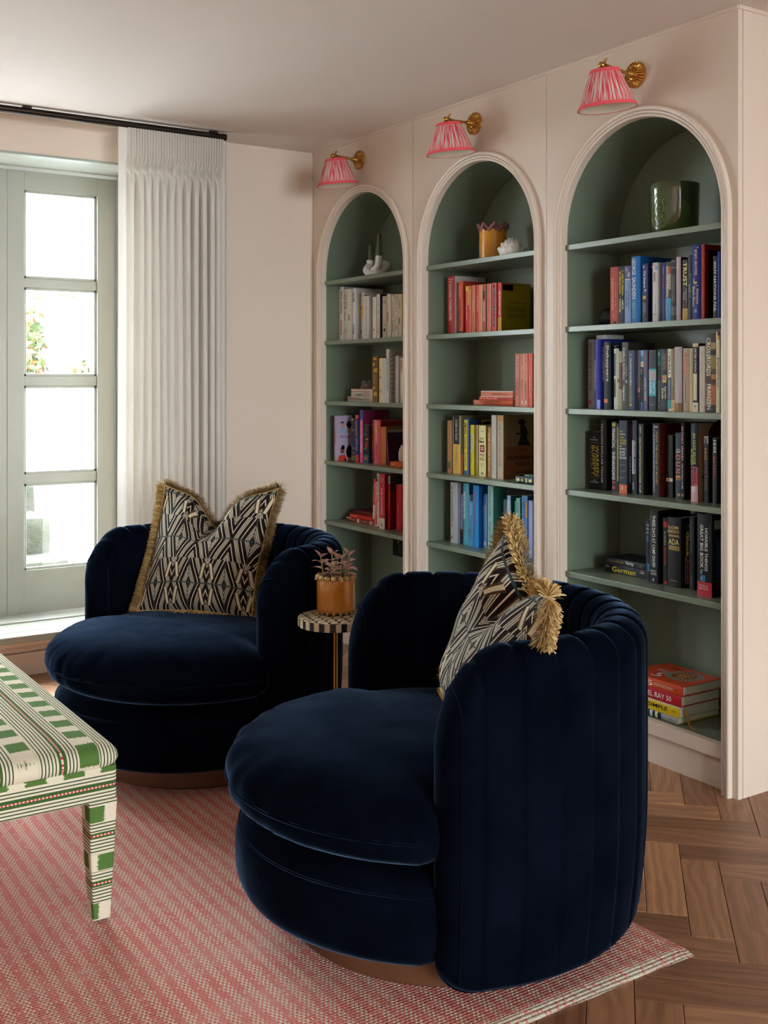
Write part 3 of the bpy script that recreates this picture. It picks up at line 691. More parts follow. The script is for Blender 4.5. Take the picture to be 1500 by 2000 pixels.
def cushion(label, M, w, h, thick, dip, dipw, seed, curl=0.0, fl=.026, ears=.0, flop=0.0, crush=False):
    """local: x across, z up, front towards -y"""
    r = thing('fringed_cushion', label, 'cushion', M.translation, group='fringed geometric cushions')
    Ml = M.copy(); Ml.translation = (0, 0, 0)
    def base(u, v):                                          # u,v in -1..1 -> edge shape in the plane
        x = u * w / 2; z = v * h / 2
        x *= 1 - .075 * (1 - v * v); z *= 1 - .06 * (1 - u * u)   # pinched sides
        g = math.exp(-(u / dipw) ** 2); z -= dip * g * smooth01((v + .35) / 1.35) ** 1.5
        z += ears * abs(u) ** 3 * max(0, v) ** 2; x += ears * .35 * u * max(0, v) ** 3
        y = curl * (x / w) ** 2 + .05 * g * max(0, v) ** 2 + .012 * noise.noise((u * 1.7, v * 1.7, seed))
        y -= flop * max(0, u) * max(0, v) ** 2
        return Vector((x, y, z))
    def bulge(u, v):
        b = max(0, (1 - abs(u) ** 2.6)) ** .62 * max(0, (1 - abs(v) ** 2.6)) ** .62
        g = math.exp(-(u / dipw) ** 2) * max(0, v + .2) * .7
        return thick / 2 * b * (1 - .45 * g) * (1 + .10 * noise.noise((u * 2.6, v * 2.6, seed + 9)))
    N = 44
    for nm, sg, m_ in (('front_panel', -1, M_CUSH), ('back_panel', 1, M_CUSHBACK)):
        b = MB(); rows = []; b.uv = []
        for i in range(N + 1):
            row = []
            for j in range(N + 1):
                u = -1 + 2 * i / N; v = -1 + 2 * j / N; p = base(u, v); wr = .004 * math.sin(8 * u + 5 * v * v + seed) * math.exp(-(u / (dipw * 2)) ** 2) * max(0, v)
                p.y += sg * (bulge(u, v) + .001) + wr; row.append(Ml @ p); b.uv.append((u * .5 + .5, v * .5 + .5))
            rows.append(row)
        part(nm, b.grid(rows), m_, r, smooth=True, world=False, fix=False)
    rr = random.Random(seed); fb = MB(); per = []
    for k in range(900):
        t = k / 900 * 4; s = int(t); q = t - s; q = -1 + 2 * q
        per.append([(q, -1), (1, q), (-q, 1), (-1, -q)][s])
    pts = [base(*q) for q in per]; cen = sum(pts, Vector()) / len(pts)
    for k, p in enumerate(pts):
        tg = (pts[(k + 1) % 900] - pts[k - 1]).normalized(); out = Vector((tg.z, 0, -tg.x)).normalized()
        if k and False: pass
        for _ in range(15):
            a = rr.uniform(-1.15, 1.15); d = (out * math.cos(a) + Vector((0, 1, 0)) * math.sin(a) + tg * rr.gauss(0, .22)).normalized()
            L = fl * rr.uniform(.75, 1.08) * (.3 if per[k][1] < -.9 and crush else 1); w_ = tg.cross(d).normalized() * .0009 + tg * .0005
            o = p + tg * rr.uniform(-.002, .002); m1 = o + d * L * .55; e = o + d * L + Vector((0, 0, -.10 * L))
            fb.add([Ml @ (o - w_), Ml @ (o + w_), Ml @ (m1 + w_ * 1.2), Ml @ (m1 - w_ * 1.2), Ml @ (e + w_ * .9), Ml @ (e - w_ * .9)], [(0, 1, 2, 3), (3, 2, 4, 5)])
    part('fringe', fb, M_FRINGE, r, world=False, fix=False, kind='stuff')
    part('edge_cord', MB().tube([Ml @ p for p in pts[::6]], .004, 6, closed=True), M_FRINGE, r, smooth=True, world=False)
    return r
def frame(loc, az, lean, roll=0.0):                          # front normal azimuth (degrees), backwards lean, roll in its own plane
    return Matrix.Translation(loc) @ Matrix.Rotation(R(az + 90), 4, 'Z') @ Matrix.Rotation(R(-lean), 4, 'X') @ Matrix.Rotation(R(roll), 4, 'Y')
def rest_frame(C, d, off, lat, z, az, lean, roll, h):         # bottom edge centre on the seat, measured from the chair centre
    n = Vector((-d[1], d[0], 0)); B = Vector((C[0], C[1], z)) + Vector((d[0], d[1], 0)) * off + n * lat
    M = frame((0, 0, 0), az, lean, roll); return Matrix.Translation(B + M @ Vector((0, 0, h / 2))) @ M
cushion('patterned cushion with golden fringe facing out on the far armchair', rest_frame(C1, D1, -.05, -.09, .438, -140, 28, 0, .46), .44, .45, .16, .105, .30, 11, ears=.028, fl=.032)
cushion('patterned cushion with golden fringe seen edge-on in the foreground armchair', rest_frame(C2, D2, -.01, .12, .440, 158, 20, 12, .43), .48, .43, .17, .075, .34, 23, ears=.02, flop=.045, fl=.036, crush=True)

# ------------------------------------------------------------------ ottoman
def ikat_mat(name, mode):
    m = bpy.data.materials.new(name); m.use_nodes = True; t = NT(m); x, y, z = t.sep(t.coords())
    if mode == 'top': s, q = x, t.m('SUBTRACT', y, z)
    else: s, q = z, t.m('ADD', x, y)
    CR, GR, DG = rgb(220, 209, 186), rgb(84, 116, 58), rgb(62, 84, 58)
    rag = t.m('MULTIPLY', t.m('SUBTRACT', t.noise(t.comb(t.m('MULTIPLY', s, 420.0), t.m('MULTIPLY', q, 20.0), 0.0), 1.0, 2), .5), .022)
    P = .138 if mode == 'top' else .112; f = t.m('FRACT', t.m('DIVIDE', t.m('ADD', s, .035 if mode == 'top' else .093), P))
    # zones over one repeat: block 0-.36, stripes .36-.68, red/green band .68-.80, stripes .80-1
    thin = t.m('GREATER_THAN', t.m('FRACT', t.m('DIVIDE', s, .0078)), .62)
    rep = t.m('FLOOR', t.m('DIVIDE', t.m('ADD', s, .035 if mode == 'top' else .093), P)); sh = t.m('MULTIPLY', t.m('FRACT', t.m('MULTIPLY', rep, .5)), .5 if mode == 'top' else .9)
    bp = .097 if mode == 'top' else .085
    blk = t.m('LESS_THAN', t.m('FRACT', t.m('ADD', t.m('DIVIDE', t.m('ADD', q, rag), bp), t.m('ADD', sh, .5 if mode == 'top' else 1.138))), .56)
    blk = t.m('MULTIPLY', blk, t.m('MULTIPLY', t.m('GREATER_THAN', f, .015), t.m('LESS_THAN', f, .345)))
    in_blk = t.m('LESS_THAN', f, .36); band = t.m('MULTIPLY', t.m('GREATER_THAN', f, .68), t.m('LESS_THAN', f, .80))
    red = t.m('MULTIPLY', t.m('GREATER_THAN', f, .723), t.m('LESS_THAN', f, .757)); dots = t.m('GREATER_THAN', t.m('FRACT', t.m('DIVIDE', q, .0085)), .45)
    c = t.mix(t.m('MULTIPLY', thin, t.m('SUBTRACT', 1.0, in_blk)), CR, DG)
    c = t.mix(blk, c, GR); c = t.mix(band, c, rgb(66, 98, 44)); c = t.mix(red, c, CR); c = t.mix(t.m('MULTIPLY', red, dots), c, rgb(206, 44, 84))
    t.col(c); t.p.inputs['Roughness'].default_value = .92; t.p.inputs['Specular IOR Level'].default_value = .08
    w = t.m('ABSOLUTE', t.m('SINE', t.m('MULTIPLY', t.m('ADD', x, z), 1900.0))); w2 = t.m('ABSOLUTE', t.m('SINE', t.m('MULTIPLY', t.m('ADD', y, z), 1900.0)))
    t.bump(t.m('ADD', w, w2), .3, .001); return m
M_IKT, M_IKS = ikat_mat('ikat_weave_top', 'top'), ikat_mat('ikat_weave_sides', 'side')
TX0, TX1, TY0, TY1 = -.35, .872, 2.445, 3.62
ot = thing('ottoman', 'large square ottoman in cream and green ikat fabric', 'ottoman', (.26, 3.03, 0))
b = MB(); rows = []; nx, ny = 60, 60                          # soft pad with rounded edge
def padh(d): return 0
for i in range(nx + 1):
    row = []
    for j in range(ny + 1):
        u, v = i / nx, j / ny
        e = lambda q: .5 - .5 * math.cos(math.pi * q) if False else q
        row.append((u, v))
    rows.append(row)
ring = []
def rrect(x0, x1, y0, y1, r, n=8):
    p = []
    for cx_, cy_, a0 in ((x1 - r, y1 - r, 0), (x0 + r, y1 - r, 90), (x0 + r, y0 + r, 180), (x1 - r, y0 + r, 270)):
        p += [(cx_ + r * math.cos(R(a0 + 90 * k / n)), cy_ + r * math.sin(R(a0 + 90 * k / n))) for k in range(n + 1)]
    return p
def dens(p, n=12):                                            # subdivide the straight sides
    out = []
    for i in range(len(p)):
        a, c = p[i], p[(i + 1) % len(p)]; L = math.hypot(c[0] - a[0], c[1] - a[1]); k = n if L > .2 else 1
        out += [(a[0] + (c[0] - a[0]) * t / k, a[1] + (c[1] - a[1]) * t / k) for t in range(k)]
    return out
rings = []
for ins, z in [(.006, .368), (.0, .374), (-.004, .385), (-.002, .397), (.005, .407), (.018, .415), (.05, .4195), (.15, .424), (.3, .426), (.5, .4265)]:
    rings.append([(x, y, z) for x, y in dens(rrect(TX0 + ins, TX1 - ins, TY0 + ins, TY1 - ins, .028 if ins < .05 else .02))])
b = MB().grid(rings, wrap_v=True); b.fan(rings[-1]); b.fan(rings[0][::-1])
part('padded_top', b, M_IKT, ot, smooth=True, auto=60)
part('apron', MB().prism(rrect(TX0 + .003, TX1 - .003, TY0 + .003, TY1 - .003, .012, 4), 'z', .292, .369), M_IKS, ot, .002)
for sx, x in ((1, TX1 - .003), (-1, TX0 + .003)):
    for sy, y in ((-1, TY0 + .003), (1, TY1 - .003)):
        def sq(s0, s1, z):
            return [(x - sx * s0, y - sy * s0, z), (x - sx * s1, y - sy * s0, z), (x - sx * s1, y - sy * s1, z), (x - sx * s0, y - sy * s1, z)]
        part('leg', MB().grid([sq(.012, .052, .018), sq(.006, .06, .15), sq(0, .066, .292)], wrap_v=True).fan(sq(.012, .052, .018)[::-1]).fan(sq(0, .066, .292)), M_IKS, ot, .004)
        part('glide', MB().lathe([(.012, 0), (.014, .002), (.014, .009)], 16, (x - sx * .032, y - sy * .032, .0095)), mat('nickel_glide', rgb(200, 200, 196), .3, 1), ot, smooth=True, auto=40)
        part('ikat_seam', MB().tube([(x - sx * .066, y - sy * .001, .292), (x - sx * .066, y - sy * .001, .368)], .0012, 5), M_IKS, ot)

# ------------------------------------------------------------------ drinks table
tz = .545; tc = atz(655, 1203, tz); TR = .1115
M_IVORY = mat('bone_inlay', rgb(208, 194, 166), .35, vary=.08); M_EBON = mat('dark_inlay', rgb(34, 32, 36), .35)
st = thing('side_table', 'small round side table with bone inlay top on a brass stem', 'side table', (tc.x, tc.y, .0))
part('top', MB().lathe([(.0, tz - .026), (TR - .002, tz - .026), (TR - .002, tz - .0012), (.0, tz - .0012)], 64, (tc.x, tc.y, 0)), M_EBON, st, smooth=True, auto=40)
NB = 42
for k in range(NB):                                           # rim blocks, bone and dark by turns
    a0, a1 = 2 * math.pi * k / NB + .004, 2 * math.pi * (k + 1) / NB - .004
    if k % 2: continue
    pr = [(tc.x + (TR + .0004) * math.cos(a), tc.y + (TR + .0004) * math.sin(a)) for a in (a0, (a0 + a1) / 2, a1)] + [(tc.x + (TR - .012) * math.cos(a), tc.y + (TR - .012) * math.sin(a)) for a in (a1, a0)]
    part('rim_block', MB().prism(pr, 'z', tz - .025, tz - .0015), M_IVORY, st)
sr = .0215                                                    # fish-scale pieces
def scale_poly(cx_, cy_):
    p = []
    for k in range(13): a = -math.pi * .02 + math.pi * 1.04 * k / 12; p.append((cx_ + sr * .84 * math.cos(a), cy_ + sr * .84 * math.sin(a)))
    q = sr * 1.12
    for k in range(7): a = math.pi / 2 * (1 - (k + .35) / 6.7); p.append((cx_ - sr + q * math.cos(a), cy_ - sr + q * math.sin(a)))
    for k in range(7): a = math.pi - math.pi / 2 * (k + .35) / 6.7; p.append((cx_ + sr + q * math.cos(a), cy_ - sr + q * math.sin(a)))
    return p
for j in range(-7, 8):
    for i in range(-4, 5):
        cx_, cy_ = (i + (.5 if j % 2 else 0)) * 2 * sr, j * sr
        pl = [q for q in scale_poly(cx_, cy_)]
        if not any(math.hypot(*q) < TR - .004 for q in pl): continue
        cl = []
        for q in pl:
            d = math.hypot(*q); s = min(1, (TR - .001) / d) if d > 0 else 1; cl.append((q[0] * s, q[1] * s))
        ar = abs(sum(cl[k][0] * cl[(k + 1) % len(cl)][1] - cl[(k + 1) % len(cl)][0] * cl[k][1] for k in range(len(cl)))) / 2
        if ar < 6e-5: continue
        ca, sa = math.cos(.6), math.sin(.6)
        part('inlay_scale', MB().prism([(tc.x + ca * q[0] - sa * q[1], tc.y + sa * q[0] + ca * q[1]) for q in cl], 'z', tz - .0014, tz), M_IVORY, st)
part('stem', MB().lathe([(.011, tz - .04), (.0085, tz - .045), (.0068, tz - .06), (.0068, .03), (.012, .02)][::-1], 20, (tc.x, tc.y, 0)), M_BRASS, st, smooth=True, auto=50)
part('stem_flange', MB().lathe([(.0, tz - .041), (.030, tz - .041), (.032, tz - .036), (.032, tz - .026), (.0, tz - .026)], 24, (tc.x, tc.y, 0)), M_BRASS, st, smooth=True, auto=50)
part('foot', MB().lathe([(.0, .0095), (.095, .0095), (.097, .013), (.09, .018), (.02, .022), (.012, .03), (.0, .03)], 40, (tc.x, tc.y, 0)), M_BRASS, st, smooth=True, auto=50)

# ------------------------------------------------------------------ potted plant on the table
def amber_mat():
    m = mat('caramel_glass', rgb(196, 128, 52), .12, spec=.6); t = NT(m)
    t.p.inputs['Transmission Weight'].default_value = .0; t.p.inputs['Coat Weight'].default_value = 1.0; t.p.inputs['Coat Roughness'].default_value = .05; t.p.inputs['Subsurface Weight'].default_value = .25; t.p.inputs['Subsurface Radius'].default_value = (.03, .015, .006)
    return m
M_AMBER = amber_mat()
def clear_amber():
    m = mat('amber_bubble_glass', rgb(232, 190, 120), .05); t = NT(m); t.p.inputs['Transmission Weight'].default_value = .55; t.p.inputs['IOR'].default_value = 1.45; return m
M_BUB = clear_amber()
pc = atz(656, 1197, tz); pcx, pcy = pc.x, pc.y; PR, PH = .0585, .106
pl = thing('potted_plant', 'pink nerve plant in a caramel glass pot with bubbled rim', 'potted plant', (pcx, pcy, tz))
part('pot', MB().lathe([(.0, .006), (PR - .008, .006), (PR - .002, .010), (PR, .018), (PR, PH), (PR - .004, PH), (PR - .005, .02), (.0, .016)], 48, (pcx, pcy, tz)), M_AMBER, pl, smooth=True, auto=45)
part('soil', MB().lathe([(.0, PH - .012), (PR - .005, PH - .014)], 32, (pcx, pcy, tz)), mat('dark_soil', rgb(48, 36, 26), .95, bump=(120, .8, .01)), pl)
for k in range(17):
    a = 2 * math.pi * k / 17; s = .0095
    for nm, zz, q in (('rim_bubble', PH + .004, 1.0), ('foot_bubble', .006, .55)):
        part(nm, MB().lathe([(.0, -s * q), (s * .7 * q, -s * .7 * q), (s * q, 0), (s * .7 * q, s * .7 * q), (.0, s * q)], 12, (pcx + (PR - .004) * math.cos(a), pcy + (PR - .004) * math.sin(a), tz + zz)), M_BUB, pl, smooth=True)
def leaf_mat():
    m = bpy.data.materials.new('pink_nerve_leaf'); m.use_nodes = True; t = NT(m); u, v, _ = t.sep(t.n('ShaderNodeUVMap').outputs[0])
    e = t.map(t.m('ABSOLUTE', t.m('SUBTRACT', v, .5)), .22, .5, 0, 1); n = t.noise(t.comb(t.m('MULTIPLY', u, 14.0), t.m('MULTIPLY', v, 14.0), 0.0), 1.0, 3)
    rnd = t.n('ShaderNodeObjectInfo').outputs['Random']
    c = t.mix(n, rgb(206, 150, 150), rgb(176, 112, 120)); c = t.mix(t.m('MULTIPLY', e, .8), c, rgb(120, 112, 66)); c = t.mix(t.m('MULTIPLY', rnd, .35), c, rgb(150, 140, 80))
    t.col(c); t.p.inputs['Roughness'].default_value = .45; return m
M_NLEAF = leaf_mat(); M_NSTEM = mat('lime_stem', rgb(150, 156, 70), .5)
def leaf_mesh(L, Wd, droop):
    b = MB(); rows = []; b.uv = []
    for i in range(9):
        t = i / 8; w_ = Wd * math.sin(math.pi * min(1, t * .97 + .03) ** .8) ** .85 * (1 if t < 1 else 0); row = []
        for j in range(5):
            s = -1 + j / 2; row.append((L * t, s * w_, -droop * L * t * t + .25 * abs(s) * w_ + .12 * L * t)); b.uv.append((t, j / 4))
        rows.append(row)
    return b.grid(rows).mesh('leaf', smooth=True, fix=False)
LM = [leaf_mesh(.040, .0115, .35), leaf_mesh(.036, .0105, .55), leaf_mesh(.032, .009, .25)]
for me in LM: me.materials.append(M_NLEAF)
rr = random.Random(12)
for (ox, oy, hh, lx, ly) in ((-.034, .0, .062, -.012, 0), (-.012, .014, .068, .0, .006), (.012, -.012, .060, .006, -.004), (.030, .008, .066, .010, 0), (-.008, -.028, .036, -.006, -.008), (.022, -.026, .034, .012, -.006), (.004, .034, .05, 0, .012)):
    bx_, by_ = RT.x * ox + FW.x * oy, RT.y * ox + FW.y * oy; tx_, ty_ = RT.x * lx, RT.y * lx
    pts = [Vector((bx_ + tx_ * q, by_ + ty_ * q, PH - .014 + (hh + .014) * q)) for q in (0, .5, 1)]
    part('plant_stem', MB().tube(pts, [.0024, .002, .0014], 6), M_NSTEM, pl, world=False, smooth=True)
    for lv in range(4):
        q = .3 + .7 * lv / 3; p = pts[0].lerp(pts[2], q)
        for s in (0, 1):
            a = rr.random() * .6 + lv * math.pi / 2 + s * math.pi
            o = bpy.data.objects.new('leaf', LM[min(2, lv - 1) if lv > 1 else rr.randint(0, 1)]); link(o); o.parent = pl; o.location = p
            o.rotation_euler = (rr.uniform(-.3, .3), R(-4 - 13 * lv + rr.uniform(-14, 10)), a)
for k in range(12):
    a = 2 * math.pi * k / 12 + rr.random() * .4
    o = bpy.data.objects.new('leaf', LM[1]); link(o); o.parent = pl; o.location = (.026 * math.cos(a), .026 * math.sin(a), PH + .004); o.rotation_euler = (rr.uniform(-.4, .4), R(rr.uniform(-25, 5)), a)

# ------------------------------------------------------------------ ornaments on the top shelves
z1 = SHZ[0]
M_CERW = mat('white_ceramic', rgb(214, 212, 206), .25, spec=.5); M_CANDLE = mat('olive_candle', rgb(84, 94, 62), .5)
P = atx(735, 530, XB + .12)
kn = thing('candle_holder', 'white knotted ceramic candle holder with two olive candles', 'candle holder', (P.x, P.y, z1))
def loc(dx, dz, dy=0): return Vector((P.x + RT.x * dx + FW.x * dy, P.y + RT.y * dx + FW.y * dy, z1 + dz))
pts = []
ctrl = [(-.028, .085, .03), (-.030, .062, .03), (-.040, .050, .02), (-.046, .034, .005), (-.032, .0185, -.012), (-.004, .0185, -.018), (.024, .028, -.010), (.044, .048, .010), (.048, .064, .028), (.030, .070, .040), (.004, .052, .030), (-.014, .038, .012), (-.004, .036, -.012), (.008, .056, -.022), (.012, .080, -.022), (.013, .100, -.022)]
cv = [loc(a, b_, c_) for a, b_, c_ in ctrl]
for i in range(len(cv) - 1):
    p0, p1, p2, p3 = cv[max(0, i - 1)], cv[i], cv[i + 1], cv[min(len(cv) - 1, i + 2)]
    for k in range(5):
        t = k / 5; pts.append(.5 * ((2 * p1) + (p2 - p0) * t + (2 * p0 - 5 * p1 + 4 * p2 - p3) * t * t + (3 * p1 - p0 - 3 * p2 + p3) * t ** 3))
pts.append(cv[-1])
part('knot', MB().tube(pts, .0175, 18), M_CERW, kn, smooth=True, auto=60)
for dx, dz, dy, h_ in ((.013, .100, -.022, .105), (-.028, .085, .03, .075)):
    part('candle', MB().tube([loc(dx, dz - .01, dy), loc(dx, dz + h_ - .004, dy), loc(dx, dz + h_, dy)], [.0115, .0095, .006], 16), M_CANDLE, kn, smooth=True, auto=50)
# yellow vase with a pink ribbon rim
P = atx(963, 500, XB + .13); k0 = CX
D = P.dot(FW); pm = D / FPX
vs = thing('vase', 'mustard yellow vase with a wavy pink ribbon rim', 'vase', (P.x, P.y, z1)); vr = 27 * pm; vh = (500 - 440) * pm
M_YEL = mat('mustard_glaze', rgb(206, 138, 24), .25, vary=.12); M_RIB = mat('dusky_pink_glaze', rgb(140, 88, 92), .3)
prof = [(vr * .97, 0), (vr * .99, .01), (vr, vh * .5), (vr * 1.0, vh)]
rows = []
for ra, z in prof + [(vr - .006, vh), (vr - .006, .01)]:
    rows.append([(P.x + ra * math.cos(2 * math.pi * k / 64), P.y + ra * math.sin(2 * math.pi * k / 64), z1 + z + (.006 * math.cos(16 * math.pi * k / 64) if z >= vh else 0)) for k in range(64)])
b = MB().grid(rows, wrap_v=True); b.fan(rows[0][::-1]); b.fan(rows[-1]); part('body', b, M_YEL, vs, smooth=True, auto=50)
pts = []
for k in range(160):
    a = 2 * math.pi * k / 160; z = vh + .010 + .016 * math.sin(8 * a); ra = vr - .002 + .005 * math.sin(8 * a + .6); a2 = a + .16 * math.sin(16 * a) * .5
    pts.append((P.x + ra * math.cos(a2), P.y + ra * math.sin(a2), z1 + z))
part('ribbon_rim', MB().tube(pts, .0068, 10, closed=True), M_RIB, vs, smooth=True)
# white artichoke
P = atx(999, 495, XB + .055); D = P.dot(FW); pm = D / FPX
ar = thing('artichoke_ornament', 'white ceramic artichoke ornament beside the mustard vase', 'ornament', (P.x, P.y, z1)); AR = .036
part('heart', MB().lathe([(.0, .003), (.022, .0), (.039, .014), (.041, .031), (.029, .053), (.0, .062)], 24, (P.x, P.y, z1)), M_CERW, ar, smooth=True)
def petal(s):
    rows = []
    for i in range(6):
        t = i / 5; w_ = s * .62 * math.sin(math.pi * (t * .86 + .14)) ** .7 * (1 - .25 * t); row = []
        for j in range(5): q = -1 + j / 2; row.append((.006 * (1 - q * q) + .010 * t * t * 0, q * w_, s * t)); 
        rows.append(row)
    back = [[(p[0] - .0028, p[1] * .96, p[2]) for p in r_] for r_ in rows]
    b = MB().grid(rows).grid(back)
    return b.mesh('petal', smooth=True, fix=False)
PM = petal(.031); PM.materials.append(M_CERW)
for ringi, (n, z, ra, tl) in enumerate(((11, .006, .039, 22), (10, .021, .037, 0), (9, .034, .031, -22), (7, .046, .022, -44), (5, .055, .011, -66))):
    for k in range(n):
        a = 2 * math.pi * (k + .5 * (ringi % 2)) / n; o = bpy.data.objects.new('petal', PM); link(o); o.parent = ar
        o.location = (ra * math.cos(a), ra * math.sin(a), z - .004); o.rotation_euler = (0, R(tl), a)
# green glazed pot with an oval medallion
P = atx(1317, 452, XB + .125); D = P.dot(FW); pm = D / FPX
gp = thing('ceramic_pot', 'dark green glazed ceramic pot with an oval embossed medallion', 'pot', (P.x, P.y, z1)); gr = 49 * pm; gh = 98 * pm
def glaze():
    m = mat('bottle_green_glaze', rgb(40, 62, 22), .12, spec=.6); t = NT(m); t.p.inputs['Coat Weight'].default_value = .8; t.p.inputs['Coat Roughness'].default_value = .06
    n = t.noise(t.coords(), 5.0, 2); t.col(t.mix(n, rgb(28, 46, 18), rgb(60, 84, 30))); return m
M_GLZ = glaze()
part('body', MB().lathe([(.0, 0), (gr * .90, 0), (gr * .93, .004), (gr * .985, gh * .9), (gr, gh - .004), (gr * .985, gh), (gr * .93, gh), (gr * .92, gh * .8), (.0, gh * .78)], 72, (P.x, P.y, z1)), M_GLZ, gp, smooth=True, auto=50)
va = math.atan2(-P.y, -P.x) - R(33)                            # medallion direction, turned to the viewer's left
def onpot(a, z, h): ra = gr * (.93 + .06 * z / gh) + h; return (P.x + ra * math.cos(a), P.y + ra * math.sin(a), z1 + z)
M_GLZ2 = mat('pale_green_relief', rgb(96, 116, 62), .2)
for ra_, zz in ((.040, .064), (.035, .058), (.0255, .044)):
    part('medallion_ring', MB().tube([onpot(va + ra_ * math.cos(2 * math.pi * k / 48) / gr, gh * .46 + zz * math.sin(2 * math.pi * k / 48) * .92, .0004) for k in range(48)], .0011, 6, closed=True), M_GLZ2, gp, smooth=True)
def pot_text(s, x0, x1, zlo, zhi):
    vs_, fs_ = text_mesh(s); b = MB(); b.add([onpot(va + (x0 + (x1 - x0) * a) / gr, zlo + (zhi - zlo) * c_, .0016) for a, c_ in vs_], fs_); part('lettering', b, M_GLZ2, gp, fix=False)
gm = gh * .46
pot_text('FI', -.012, .012, gm + .014, gm + .034); pot_text('GUI', -.020, .020, gm - .009, gm + .010); pot_text('ER', -.014, .014, gm - .034, gm - .014)
# dark globe behind the books, crystal, small pale vase, wall socket
P = atx(1190, 612, XB + .17)
gl = thing('paperweight', 'dark blue round paperweight half hidden behind the red book', 'ornament', (P.x, P.y, SHZ[1]))
part('ball', MB().lathe([(.0, 0), (.02, .002), (.036, .016), (.040, .034), (.034, .054), (.018, .066), (.0, .070)], 32, (P.x, P.y, SHZ[1])), mat('dark_blue_glass', rgb(36, 46, 58), .2), gl, smooth=True)

# ------------------------------------------------------------------ books
M_PAGE = mat('page_edges', rgb(206, 196, 174), .85, bump=(400, .3, .001)); M_PAGEW = mat('white_page_edges', rgb(222, 218, 206), .85)
ARCHN = {1: 'left', 2: 'middle', 3: 'right'}; ROWN = {2: 'second', 3: 'third', 4: 'fourth', 5: 'fifth', 6: 'bottom'}
ORD = ['first', 'second', 'third', 'fourth', 'fifth', 'sixth', 'seventh', 'eighth', 'ninth', 'tenth', 'eleventh', 'twelfth', 'thirteenth', 'fourteenth', 'fifteenth', 'sixteenth', 'seventeenth', 'eighteenth', 'nineteenth', 'twentieth', 'twenty-first', 'twenty-second', 'twenty-third', 'twenty-fourth']
cursor = {}
def spine_profile(y0, y1, bulge):
    return [(-bulge * (1 - (2 * k / 6 - 1) ** 2), y0 + (y1 - y0) * k / 6) for k in range(7)]
def make_book(label, x0, y0, y1, z0, z1, dep, col, cover, sp, bd, fr, hard, M=None, flat=False, loc_=None, pagem=None, back=None):
    """upright: thickness along y, height along z.  flat: thickness along z, height along y (spine still faces the room)"""
    r = thing('book', label, 'book', loc_ or ((x0 + dep / 2), (y0 + y1) / 2, z0), group=None)
    ct = .0026 if hard else .0009; bulge = .0026 if hard else .0007
    over = .003 if hard else .0
    cm = cmat(cover or col)
    T, Hh = (y1 - y0, z1 - z0) if not flat else (z1 - z0, y1 - y0)
    # canonical frame: a = depth (from spine inwards), t = thickness 0..T (viewer's left to right / bottom to top when flat), h = height 0..H
    if not flat: conv = lambda a, t, h: Vector((x0 + a, y1 - t, z0 + h))
    else: conv = lambda a, t, h: Vector((x0 + a, y0 + h, z0 + t))
    def B(a0, a1, t0, t1, h0, h1):
        b = MB().box(a0, a1, t0, t1, h0, h1); b.v = [tuple(conv(*p)) for p in b.v]; return b
    def fin(b):
        if M is not None: b.xf(M)
        return b
    s = MB(); n = 7
    pr = [(-bulge * (1 - (2 * k / 6 - 1) ** 2), T * k / 6) for k in range(7)] + [(ct, T), (ct, 0)]
    vs_ = [conv(a, t, h) for h in (0, Hh) for a, t in pr]; m_ = len(pr)
    fs_ = [tuple(range(m_))[::-1], tuple(range(m_, 2 * m_))] + [(k, (k + 1) % m_, m_ + (k + 1) % m_, m_ + k) for k in range(m_)]
    part('spine', fin(s.add(vs_, fs_)), cmat(col), r, smooth=False)
    part('front_cover', fin(B(ct, dep, T - ct, T, 0, Hh)), cm, r); part('back_cover', fin(B(ct, dep, 0, ct, 0, Hh)), cmat(back) if back else cm, r)
    part('pages', fin(B(ct, dep - over - .0004, ct, T - ct, over + .0002, Hh - over - .0004)), pagem or M_PAGE, r)
    e = bulge + .0006
    groups = {}
    def spq(w, t): return conv(-e, w * T, (1 - t) * Hh) if not flat else conv(-e, (1 - t) * T, (1 - w) * Hh)
    # upright spine coordinates: w across (0 viewer's left), t downwards from the top.  flat: w along the spine from viewer's left, t downwards
    for q in bd:
        t0, t1, c = q[:3]; w0, w1 = (q[3], q[4]) if len(q) > 3 else (0.0, 1.0)
        k = e; nseg = 6; b = MB()
        if not flat:                                       # follow the rounded spine
            rows = []
            for i in range(nseg + 1):
                w = w0 + (w1 - w0) * i / nseg; bb = bulge * (1 - (2 * w - 1) ** 2) + .0003
                rows.append([conv(-bb, w * T, (1 - t0) * Hh), conv(-bb, w * T, (1 - t1) * Hh)])
            b.grid(rows)
        else:
            rows = []
            for i in range(nseg + 1):
                t = t0 + (t1 - t0) * i / nseg; bb = bulge * (1 - (2 * t - 1) ** 2) + .0003
                rows.append([conv(-bb, (1 - t) * T, (1 - w0) * Hh), conv(-bb, (1 - t) * T, (1 - w1) * Hh)])
            b.grid(rows)
        groups.setdefault(('printed_band', c, len(groups)), []).append(b)
    for q in sp:
        s_, t0, t1, c = q[:4]; w0, w1 = (q[4], q[5]) if len(q) > 5 else (.24, .76); hz = flat or (len(q) > 6)
        b = MB()
        if flat: o = spq(w0, t1); put_text(b, s_, o, spq(w1, t1) - o, spq(w0, t0) - o)
        elif hz: o = spq(w0, t1); put_text(b, s_, o, spq(w1, t1) - o, spq(w0, t0) - o)
        else: o = spq(w0, t0); put_text(b, s_, o, spq(w0, t1) - o, spq(w1, t0) - o)
        groups.setdefault(('lettering', c, len(groups)), []).append(b)
    def cv(a, h): return conv(ct + (dep - ct) * a, T + .0006, h * Hh)
